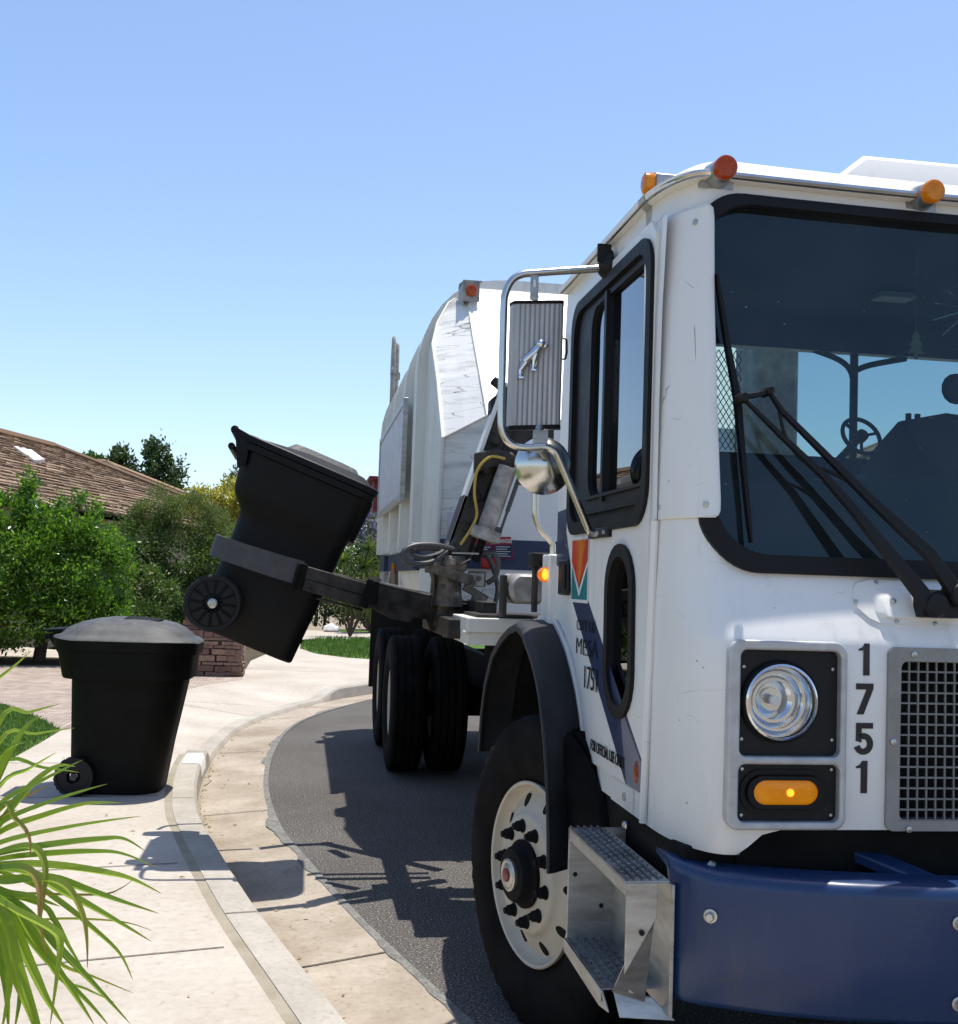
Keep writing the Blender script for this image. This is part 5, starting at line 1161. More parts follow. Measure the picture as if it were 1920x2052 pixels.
b = MB(); b.beam((.325, 5.76, 1.463), (-.02, 5.74, 1.549), .05, .066); b.beam((.315, 5.75, 1.401), (0, 5.73, 1.484), .045, .056); b.beam((.30, 5.75, 1.365), (.07, 5.74, 1.417), .03, .012)
gp = b.build('gripper_arm', 'steelgrime', TR, 30, .006)
b = MB(); b.prism([(.023, 5.70, 1.580), (-.029, 5.70, 1.594), (-.052, 5.70, 1.468), (-.008, 5.70, 1.446)], (0, .08, 0)); b.cyl((-.02, 5.69, 1.588), (-.05, 5.69, 1.449), .012, 8); b.build('knuckle', 'chassis', gp, 20, .008)
def belt(name, P, mat, par, hh0=.060):
    P = smooth_path(P, 4); R = []
    for i, p in enumerate(P):
        d = (P[min(i+1, len(P)-1)]-P[max(i-1, 0)]).normalized(); n = Vector((d.y, -d.x, 0)).normalized(); upd = Vector((.26, 0, .966)); hh = hh0-.006*min(1, i/16)
        R.append([p+upd*hh, p+upd*hh+n*.012, p-upd*hh+n*.012, p-upd*hh])
    return MB().loft(R).build(name, mat, par, 40)
belt('gripper_belt', [(-.01, 5.72, 1.538), (-.123, 5.715, 1.567), (-.246, 5.715, 1.602), (-.358, 5.72, 1.635), (-.41, 5.735, 1.651), (-.442, 5.77, 1.661), (-.452, 5.87, 1.666), (-.44, 5.96, 1.66)], 'beltgrey', gp)
b = MB(); b.beam((.98, 6.32, 1.322), (.42, 6.95, 1.452), .07, .11); b.beam((.42, 6.95, 1.455), (.06, 6.90, 1.535), .05, .08); fa = b.build('far_gripper_arm', 'steelgrime', TR, 30, .008)
belt('gripper_belt', [(.02, 6.90, 1.55), (-.12, 6.92, 1.58), (-.25, 6.92, 1.61), (-.38, 6.90, 1.645), (-.45, 6.86, 1.66), (-.48, 6.78, 1.665)], 'beltgrey', fa, .05)
kn(.42, 6.95, 1.455).build('pivot_pin', 'chassis', fa, 30); kn(.34, 5.76, 1.455, .035, .11).build('pivot_pin', 'chassis', gp, 30)
b = MB(); b.beam((.92, 6.27, 1.36), (.30, 6.26, 1.40), .035, .05); b.build('centre_link', 'steelgrime', TR, 30, .005); b = MB(); b.beam((.92, 6.18, 1.36), (.34, 6.17, 1.40), .045, .05); b.build('centre_link', 'steelgrime', TR, 30, .005)
MB().cyl((.52, 6.62, 1.42), (.44, 6.80, 1.44), .03, 12).build('arm_cylinder', 'chassis', TR, 40); MB().cyl((.55, 5.98, 1.42), (.40, 6.10, 1.43), .03, 12).build('arm_cylinder', 'chassis', TR, 40)
MB().box((.69, 5.45, 1.25), (.80, 6.62, 1.345)).build('arm_carriage', 'steelgrime', TR, 30, .008)
MB().box((.86, 5.48, 1.37), (.93, 6.02, 1.43)).build('arm_slide', 'steelgrime', TR, 30, .006)

# ================================================================ bins
def sq_ring(x0, x1, hw, z, rf, rb, n=5, tilt=0.0):
    """rounded outline in the xy plane: front radius rf, back radius rb; tilt lifts the front"""
    out = []
    for cx, cy, a0, r in ((x1, -hw, -90, rf), (x1, hw, 0, rf), (x0, hw, 90, rb), (x0, -hw, 180, rb)):
        sx = -1 if cx == x1 else 1; sy = 1 if cy < 0 else -1
        for k in range(n+1):
            a = radians(a0+90*k/n); x = cx+sx*r+r*cos(a); out.append((x, cy+sy*r+r*sin(a), z+tilt*(x-x0)))
    return out
def bin_wheel(parent, c, r, w, spokes, mat='black', hubmat='bolt'):
    b = MB(); n = 48; cx, cy, cz = c; rings = []
    sg = -1 if cy < 0 else 1
    pr = [(r*.30, 0), (r*.34, w*.52), (r*.55, w*.50), (r*.80, w*.44), (r*.82, w*.52), (r*.93, w*.54), (r, w*.42), (r, -w*.42), (r*.93, -w*.5), (r*.3, -w*.5)]
    for k in range(n):
        a = 2*pi*k/n; ring = []
        for j, (q, h) in enumerate(pr):
            if q >= r*.99 and k % 2 == 0 and not spokes: q -= r*.055
            ring.append((cx+q*cos(a), cy+sg*h, cz+q*sin(a)))
        rings.append(ring)
    b.loft(rings+[rings[0]], closed=False); o = b.build('wheel', mat, parent, 35)
    if spokes:
        s_ = MB()
        for k in range(12):
            a = 2*pi*(k+.5)/12; d = Vector((cos(a), 0, sin(a))); p = Vector((cx, cy+sg*w*.50, cz)); s_.beam(p+d*r*.22, p+d*r*.78, .012, .012, (0, 1, 0))
        s_.build('spoke', 'chassis', o, 0)
    MB().lathe([(r*.17, w*.46), (r*.17, w*.62), (r*.14, w*.66), (r*.06, w*.66), (r*.05, w*.72), (0, w*.72)], c, (0, sg, 0), 20).build('hub_cap', hubmat, o, 40)
    return o

# bin held by the arm: rectangular, big spoked wheels, tipped towards the truck
LB = bpy.data.objects.new('wheelie_bin', None); COL.objects.link(LB); LB.empty_display_size = .2
LB.scale = (1.0714,)*3; LB.location = (-.2952, 6.327, 1.158); LB.rotation_euler = (0, radians(21), 0)  # bin scaled about the camera by the same factor as the arm
tag(LB, 'black wheeled bin with spoked wheel held tilted in the air by the truck arm', 'trash bin')
b = MB()
prof = [(0, -.235, .243, .225), (.01, -.25, .250, .235), (.25, -.262, .258, .25), (.50, -.265, .262, .255), (.56, -.270, .264, .258), (.60, -.276, .266, .263), (.655, -.325, .270, .287), (.69, -.345, .272, .294), (.87, -.375, .282, .305), (.875, -.39, .298, .325), (.905, -.392, .300, .327), (.908, -.38, .29, .315), (.87, -.36, .27, .29), (.6, -.27, .25, .255)]
b.loft([sq_ring(x0, x1, hw, z, .07, .09, 5) for z, x0, x1, hw in prof]); bdy = b.build('bin_body', 'binblack', LB, 45)
# grab recess at the front and collar
b = MB(); b.loft([sq_ring(.22, x1, hw, z, .05, .03, 4) for z, x1, hw in ((.655, .285, .20), (.66, .298, .25), (.86, .308, .29), (.880, .300, .31))]); b.build('front_collar', 'binblack', bdy, 40)
b = MB(); lid = [(.910, -.405, .310, .332), (.938, -.405, .310, .332), (.944, -.398, .303, .326), (.944, -.36, .28, .30), (.950, -.33, .268, .285), (.968, -.20, .25, .25), (.984, -.10, .22, .20), (.988, -.02, .17, .15)]
b.loft([sq_ring(x0, x1, hw, z, min(.09, hw*.3), min(.10, hw*.3), 5) for z, x0, x1, hw in lid]); ld = b.build('lid', ['binblack'], LB, 40)
b = MB(); b.loft([sq_ring(x0, x1, hw, z, .05, .05, 4) for z, x0, x1, hw in ((.962, -.20, .21, .22), (1.005, -.16, .17, .19), (1.010, -.12, .13, .16))]); b.build('lid_panel', 'lidgrey', ld, 40)
b = MB(); b.cyl((-.445, -.30, .938), (-.445, .30, .938), .020, 12); b.cyl((-.43, -.28, .860), (-.43, .28, .860), .017, 12)
for y in (-.29, .29): b.prism([(-.45, y-.012, .952), (-.36, y-.012, .942), (-.33, y-.012, .81), (-.36, y-.012, .77), (-.395, y-.012, .84)], (0, .024, 0))
b.build('handle', 'binblack', LB, 40, .003)
for y in (-.285, .285): bin_wheel(LB, (-.205, y, .134), .137, .075, True)
MB().cyl((-.205, -.26, .134), (-.205, .26, .134), .012, 10).build('axle', 'bolt', LB)

# bin waiting on the pavement: round-shouldered barrel with a domed lid
SB = bpy.data.objects.new('wheelie_bin', None); COL.objects.link(SB); SB.empty_display_size = .2
SB.location = (-1.115, 7.76, .122); SB.rotation_euler = (0, 0, radians(-3))
tag(SB, 'black barrel-shaped bin with grey domed lid standing on the pavement', 'trash bin')
b = MB(); prof = [(.0, -.262, .265, .25, .16), (.012, -.275, .28, .262, .17), (.30, -.285, .325, .285, .2), (.60, -.292, .380, .32, .22), (.715, -.295, .40, .335, .23), (.718, -.345, .435, .365, .24), (.735, -.352, .437, .368, .24), (.80, -.365, .442, .375, .25), (.86, -.378, .447, .38, .25), (.93, -.39, .452, .385, .25), (.94, -.37, .435, .365, .24), (.9, -.35, .42, .35, .23), (.7, -.25, .36, .29, .2)]
b.loft([sq_ring(x0, x1, hw, z, r, r*.8, 8) for z, x0, x1, hw, r in prof]); sbd = b.build('bin_body', 'bindark', SB, 40)
b = MB()
def lid_ring(x0, x1, hw, z, r, drop=0.0): 
    return [(x, y, zz - drop*(.5+.5*cos(6*atan2(y, x))) - .022*max(0, (x-.30))/.17) for x, y, zz in sq_ring(x0, x1, hw, z, r, r*.8, 8)]
L = [(.972, -.412, .474, .404, .27, .014), (.984, -.405, .464, .395, .27, .014), (.988, -.385, .44, .37, .26, .008), (1.000, -.365, .415, .345, .25, .004), (1.014, -.355, .40, .33, .24, .0), (1.040, -.32, .365, .295, .22, 0), (1.066, -.26, .305, .235, .19, 0), (1.086, -.18, .215, .155, .13, 0), (1.098, -.09, .12, .075, .06, 0), (1.101, -.02, .05, .03, .025, 0)]
b.loft([lid_ring(x0, x1, hw, z, r, dp) for z, x0, x1, hw, r, dp in L]); sld = b.build('lid', 'lidgrey', SB, 50)
b = MB(); b.loft([lid_ring(x0, x1, hw, z, r, dp) for z, x0, x1, hw, r, dp in ((.893, -.395, .462, .392, .26, 0), (.895, -.40, .467, .397, .26, .0), (.9715, -.413, .475, .405, .27, .014), (.973, -.40, .46, .39, .27, .014))]); b.build('lid_skirt', 'bindark', sld, 40)
b = MB(); b.prism([(.00, -.14, 1.082), (.22, -.135, 1.074), (.24, -.05, 1.084), (.01, -.05, 1.096)], (0, 0, .012)); b.build('lid_handle_recess', 'bindark', sld, 0, .006)
b = MB(); b.loft([[(-.50, -.17, 1.002), (-.50, .17, 1.002), (-.50, .17, 1.008), (-.50, -.17, 1.008)], [(-.36, -.21, .985), (-.36, .21, .985), (-.36, .21, 1.02), (-.36, -.21, 1.02)]]); b.cyl((-.455, -.19, .965), (-.455, .19, .965), .017, 10)
for y in (-.18, .18): b.prism([(-.46, y-.012, .985), (-.36, y-.012, .985), (-.35, y-.012, .86), (-.38, y-.012, .86)], (0, .024, 0))
b.build('handle', 'bindark', SB, 40, .003)
for y in (-.30, .30): bin_wheel(SB, (-.215, y, .118), .124, .07, False, 'black', 'hose')
MB().cyl((-.215, -.27, .118), (-.215, .27, .118), .012, 10).build('axle', 'bolt', SB)

# ================================================================ plants, house, garden things
def leafy(name, mat, parent, clumps, n, size, seed, flat=.5, aspect=.42, shell=.6):
    """thousands of separate leaves gathered in clumps; clumps = (centre, radii, share)"""
    rg = random.Random(seed); b = MB(); tot = sum(c[2] for c in clumps)
    for c, r, wgt in clumps:
        sub = [Vector((rg.gauss(0, 1), rg.gauss(0, 1), rg.gauss(0, 1))).normalized()*rg.uniform(shell, 1.0) for _ in range(max(5, int(26*wgt/tot*len(clumps))))]
        for _ in range(int(n*wgt/tot)):
            s_ = rg.choice(sub); j = Vector((rg.gauss(0, .17), rg.gauss(0, .17), rg.gauss(0, .17))); q = s_+j
            p = Vector((c[0]+q.x*r[0], c[1]+q.y*r[1], c[2]+q.z*r[2]))
            if p.z < .14: continue
            d = (q.normalized()*.7+Vector((rg.gauss(0, .6), rg.gauss(0, .6), rg.gauss(0.15, .6)))).normalized()
            t = d.orthogonal().normalized(); t = (t*cos(rg.uniform(0, 6.3))+d.cross(t)*sin(rg.uniform(0, 6.3))).normalized()
            L = size*rg.uniform(.6, 1.3); wd = L*aspect*.5
            b.face([p-d*L*.5, p+t*wd, p+d*L*.5, p-t*wd])
    return b.build(name, mat, parent, 0)
def trunk(parent, pts, r0, r1, branches=(), mat='bark'):
    b = MB(); P = smooth_path(pts, 4); b.tube(P, [r0+(r1-r0)*i/(len(P)-1) for i in range(len(P))], 9)
    for br in branches:
        Q = smooth_path(br, 3); b.tube(Q, [r1*.75*(1-.8*i/(len(Q)-1))+.004 for i in range(len(Q))], 6)
    return b.build('trunk', mat, parent, 50)
def tree(name, loc, label, cat, mat, clumps, n, size, seed, tr, group=None, **kw):
    t = empty(name, loc, label, cat, group); WORLD.add(t.name)
    base = Vector(loc); top = Vector((loc[0], loc[1], tr[0]))
    rg = random.Random(seed+99); br = []
    for c, r, wgt in clumps[:7]: br.append([top-Vector((0, 0, .1)), top.lerp(Vector(c), .5)+Vector((0, 0, .05)), Vector(c)])
    trunk(t, [base-Vector((0, 0, .05)), base.lerp(top, .5)+Vector((tr[1]*.4, 0, 0)), top], tr[1], tr[1]*.6, br)
    leafy('crown', mat, t, clumps, n, size, seed, **kw); return t
M['citrus'] = leaf_mat('glossy_citrus_leaf', (.050, .115, .012), (.165, .290, .036), .26, .42)
M['olive'] = leaf_mat('olive_leaf', (.045, .085, .020), (.145, .205, .055), .5, .4)
M['feather'] = leaf_mat('feathery_leaf', (.09, .12, .035), (.16, .19, .06), .6, .35)
M['yellowleaf'] = leaf_mat('yellow_blossom', (.20, .20, .025), (.62, .52, .10), .5, .3)
M['darkleaf'] = leaf_mat('dark_leaf', (.020, .045, .013), (.065, .11, .03), .5, .3)
M['midleaf'] = leaf_mat('mid_leaf', (.040, .085, .020), (.120, .185, .05), .5, .35)
M['greyleaf'] = leaf_mat('grey_leaf', (.06, .075, .045), (.14, .155, .10), .6, .3)
M['blossom'] = leaf_mat('pale_blossom', (.45, .30, .26), (.70, .58, .48), .6, .3)
M['purple'] = leaf_mat('purple_blossom', (.10, .09, .22), (.32, .30, .50), .6, .3)

tree('citrus_tree', (-3.86, 18.05, .12), 'bushy glossy citrus tree whose leaves hang almost to the driveway', 'tree', 'citrus',
     [((-3.95, 17.9, 1.35), (.95, .9, .85), 5), ((-4.6, 18.0, 1.5), (.75, .8, .8), 3), ((-3.2, 17.9, 1.35), (.6, .75, .85), 3), ((-3.9, 17.9, 2.45), (.38, .45, .65), 1.6), ((-3.35, 17.9, 2.1), (.42, .45, .55), 1.6), ((-4.4, 17.9, 2.15), (.45, .5, .42), 1.3), ((-3.9, 17.6, .75), (1.05, .7, .38), 3), ((-3.0, 17.8, .85), (.42, .5, .5), 1.4), ((-2.95, 17.9, 1.85), (.24, .3, .35), .5)],
     40000, .078, 5, (.95, .10))
tree('shade_tree', (-2.35, 22.2, .12), 'grey-green spreading tree with feathery yellowish top behind the citrus', 'tree', 'olive',
     [((-2.35, 22, 1.75), (.9, .8, .8), 4), ((-2.9, 22, 2.1), (.55, .6, .65), 2), ((-1.75, 22, 1.8), (.5, .6, .7), 2), ((-2.2, 21.9, 1.0), (.9, .6, .6), 3), ((-1.6, 21.8, 1.1), (.5, .5, .6), 1.6), ((-2.9, 21.9, 1.3), (.5, .5, .6), 1.6), ((-3.2, 22, 1.85), (.45, .5, .75), 1.8), ((-2.3, 21.8, .5), (1.1, .5, .35), 2)], 34000, .07, 6, (1.0, .12))
o = bpy.data.objects['shade_tree']
leafy('feathery_crown', 'feather', o, [((-2.75, 22, 2.6), (.52, .5, .46), 2), ((-2.2, 22, 2.6), (.55, .5, .40), 2), ((-1.66, 22, 2.25), (.42, .5, .50), 2)], 15000, .06, 16, aspect=.25)
tree('flowering_tree', (-2.4, 30.0, .12), 'small tree covered in pale yellow blossom beyond the shade tree', 'tree', 'yellowleaf',
     [((-2.5, 30, 3.1), (.6, .6, .6), 2), ((-2.0, 30, 3.35), (.5, .5, .6), 2), ((-1.6, 30, 2.7), (.5, .5, .7), 1.6), ((-2.6, 30, 2.5), (.6, .5, .6), 1)], 12000, .10, 7, (2.0, .08))
tree('street_tree', (-2.55, 44, .12), 'dark grey-green tree top just showing above the yellow-flowered tree', 'tree', 'greyleaf', [((-2.45, 44, 4.9), (.6, .6, .75), 1), ((-2.2, 44, 4.4), (.7, .6, .6), 1)], 2500, .13, 8, (3.6, .12))
for k, (x, z0, z1, rx, seed, mat, lab) in enumerate(((-10.75, 5.2, 7.35, .78, 31, 'midleaf', 'smallest and palest of the three trees behind the tiled roof'), (-9.45, 5.0, 7.9, .85, 32, 'darkleaf', 'slim dark tree behind the roof, middle of three'),
                                  (-7.75, 4.2, 8.2, 1.5, 33, 'darkleaf', 'broad dark green tree behind the roof, largest of three'))):
    zc = (z0+z1)/2; hz = (z1-z0)/2; h = [((x, 60, zc), (rx*.9, 1, hz*.8), 3), ((x-rx*.35, 60, zc-hz*.4), (rx*.8, .9, hz*.5), 2), ((x+rx*.45, 60, zc-hz*.5), (rx*.75, .9, hz*.55), 2), ((x+rx*.1, 60, zc+hz*.5), (rx*.5, .8, hz*.5), 1.4)]
    if k == 2: h.append(((x+.95, 60, 5.0), (.7, .8, 1.3), 2))
    tree('garden_tree', (x, 60, .1), lab, 'tree', mat, h, 11000 if k == 2 else 6000, .24, seed, (z0+.3, .16), 'trees behind the tiled roof')
tree('rose_bush', (-2.55, 19.7, .12), 'loose rose bush with pale pink blooms beside the citrus tree', 'bush', 'olive', [((-2.7, 19.7, 1.35), (.4, .4, .35), 2), ((-2.45, 19.7, 1.15), (.42, .4, .35), 2), ((-2.3, 19.6, 1.05), (.25, .3, .3), 1)], 7000, .06, 41, (.8, .03))
leafy('blooms', 'blossom', bpy.data.objects['rose_bush'], [((-2.7, 19.6, 1.5), (.35, .4, .3), 1), ((-2.4, 19.5, 1.25), (.4, .4, .3), 1)], 70, .05, 42, aspect=.9, shell=.85)['kind'] = 'stuff'
tree('clipped_hedge', (-2.75, 19.3, .12), 'rounded clipped hedge with brownish sides below the rose bush', 'hedge', 'midleaf', [((-2.75, 19.3, .68), (.50, .45, .42), 2), ((-2.45, 19.3, .66), (.3, .4, .38), 1), ((-3.05, 19.3, .62), (.3, .4, .38), 1)], 6500, .045, 43, (.4, .04), shell=.85)
# planting beyond the lifted bin
tree('dark_shrub', (-.9, 24.5, .12), 'dark leafy shrub mass behind the stone pillar', 'shrub', 'darkleaf', [((-1.5, 24.5, 1.0), (.7, .6, .85), 3), ((-.7, 24.5, .95), (.7, .6, .8), 3), ((-1.2, 24.5, 1.7), (.8, .6, .7), 2)], 6000, .085, 44, (.6, .06))
tree('dark_shrub', (.6, 31.2, .12), 'low dark shrubs in shade beside the far pavement', 'shrub', 'darkleaf', [((.3, 31.2, .75), (.75, .6, .65), 2), ((1.2, 31.2, .8), (.7, .6, .7), 2), ((2.0, 31.2, .8), (.7, .6, .7), 2), ((.9, 31.4, 1.4), (1.0, .6, .5), 2)], 6000, .10, 45, (.5, .05))
tree('tall_hedge', (.4, 33.5, .12), 'tall leafy green hedge closing the view beyond the far fan palm', 'hedge', 'midleaf', [((-.4, 33.5, 1.3), (.9, .6, 1.2), 2), ((.6, 33.5, 1.4), (.9, .6, 1.3), 2), ((1.4, 33.5, 1.5), (.7, .6, 1.4), 2)], 9000, .12, 51, (.7, .06))
tree('flowering_shrub', (1.75, 29.6, .12), 'shrub with pale purple flower clusters between the lifted bin and the truck body', 'shrub', 'midleaf', [((1.75, 29.6, 2.45), (.45, .4, .75), 2), ((1.9, 29.6, 1.6), (.5, .4, .7), 2)], 3500, .09, 46, (1.0, .05))
leafy('blooms', 'purple', bpy.data.objects['flowering_shrub'], [((1.65, 29.2, 2.75), (.35, .25, .6), 1)], 500, .09, 47, aspect=.9, shell=.7)['kind'] = 'stuff'
M['maroon'] = plain('maroon_wall', (.16, .012, .02), .7)
bw = empty('red_building', (3.0, 34.5, .1), 'dark red wall glimpsed above the lifted bin lid beside the truck', 'building')
WORLD.add(bw.name)
MB().box((1.9, 33.0, .0), (4.6, 36.0, 4.32)).build('wall', 'maroon', bw, 0)
b = MB(); b.loft([[(1.75, 32.8, 4.32), (4.8, 32.8, 4.32), (4.8, 36.2, 4.32), (1.75, 36.2, 4.32)], [(1.75, 32.8, 4.42), (4.8, 32.8, 4.42), (4.8, 36.2, 4.42), (1.75, 36.2, 4.42)]]); b.build('roof', 'maroon', bw, 0)
MB().box((2.6, 32.97, 1.0), (3.6, 33.03, 2.2)).build('window', 'black', bw, 0)

# fan palms: a low one beyond the lawn, a near one beside the camera
def palm_mat(name, green, lo):
    m, nt, b = newmat(name)
    at = N(nt, 'ShaderNodeAttribute'); at.attribute_name = 'tip'
    g = N(nt, 'ShaderNodeNewGeometry'); r = ramp(nt, g.outputs['Random Per Island'], [(0, lo), (1, green)])
    v = coords(nt); n = noise(nt, v, 34, 4)
    c = mixc(nt, at.outputs['Fac'], r.outputs[0], (.36, .23, .10)); c2 = mixc(nt, n, c, mixc(nt, 1, c, (.75, .8, .7), 'MULTIPLY'))
    nt.links.new(c2, b.inputs['Base Color']); b.inputs['Roughness'].default_value = .38
    t = N(nt, 'ShaderNodeBsdfTranslucent'); nt.links.new(mixc(nt, 1, c2, (1.5, 1.6, .6), 'MULTIPLY'), t.inputs[0])
    x = N(nt, 'ShaderNodeMixShader', Fac=.42); nt.links.new(b.outputs[0], x.inputs[1]); nt.links.new(t.outputs[0], x.inputs[2]); nt.links.new(x.outputs[0], nt.nodes['Material Output'].inputs[0]); return m
M['palm'] = palm_mat('palm_blade', (.34, .43, .065), (.16, .26, .03))
M['palmfar'] = palm_mat('far_palm_blade', (.15, .20, .05), (.06, .10, .025))
def blades(name, items, mat, parent):
    """items: (polyline, width, brown) - each blade a shallow V strip tapering to its tip"""
    b = MB(); lay = b.bm.verts.layers.float.new('tip')
    for pts, wd, br in items:
        P = smooth_path(pts, 5); n = len(P); L = []
        for i, p in enumerate(P):
            t = i/(n-1); d = (P[min(i+1, n-1)]-P[max(i-1, 0)]).normalized()
            s_ = d.cross(Vector((0, -.55, .83)))
            s_ = s_.normalized() if s_.length > 1e-3 else Vector((1, 0, 0)); nn = s_.cross(d)
            hw = wd*.8*(.55+.45*min(1, t*3))*(1-max(0, (t-.35)/.65)**1.5)*.62+.0004
            row = [b.bm.verts.new(p-s_*hw+nn*hw*.75), b.bm.verts.new(p), b.bm.verts.new(p+s_*hw+nn*hw*.75)]
            tp = max(0, (t-.86)/.14)*.8 if br == 0 else min(1, br*max(.0, (t-.25)/.4))
            for q in row: q[lay] = tp
            L.append(row)
        for a, c in zip(L, L[1:]):
            b._f([a[0], a[1], c[1], c[0]]); b._f([a[1], a[2], c[2], c[1]])
    o = b.build(name, mat, parent, 0); return o
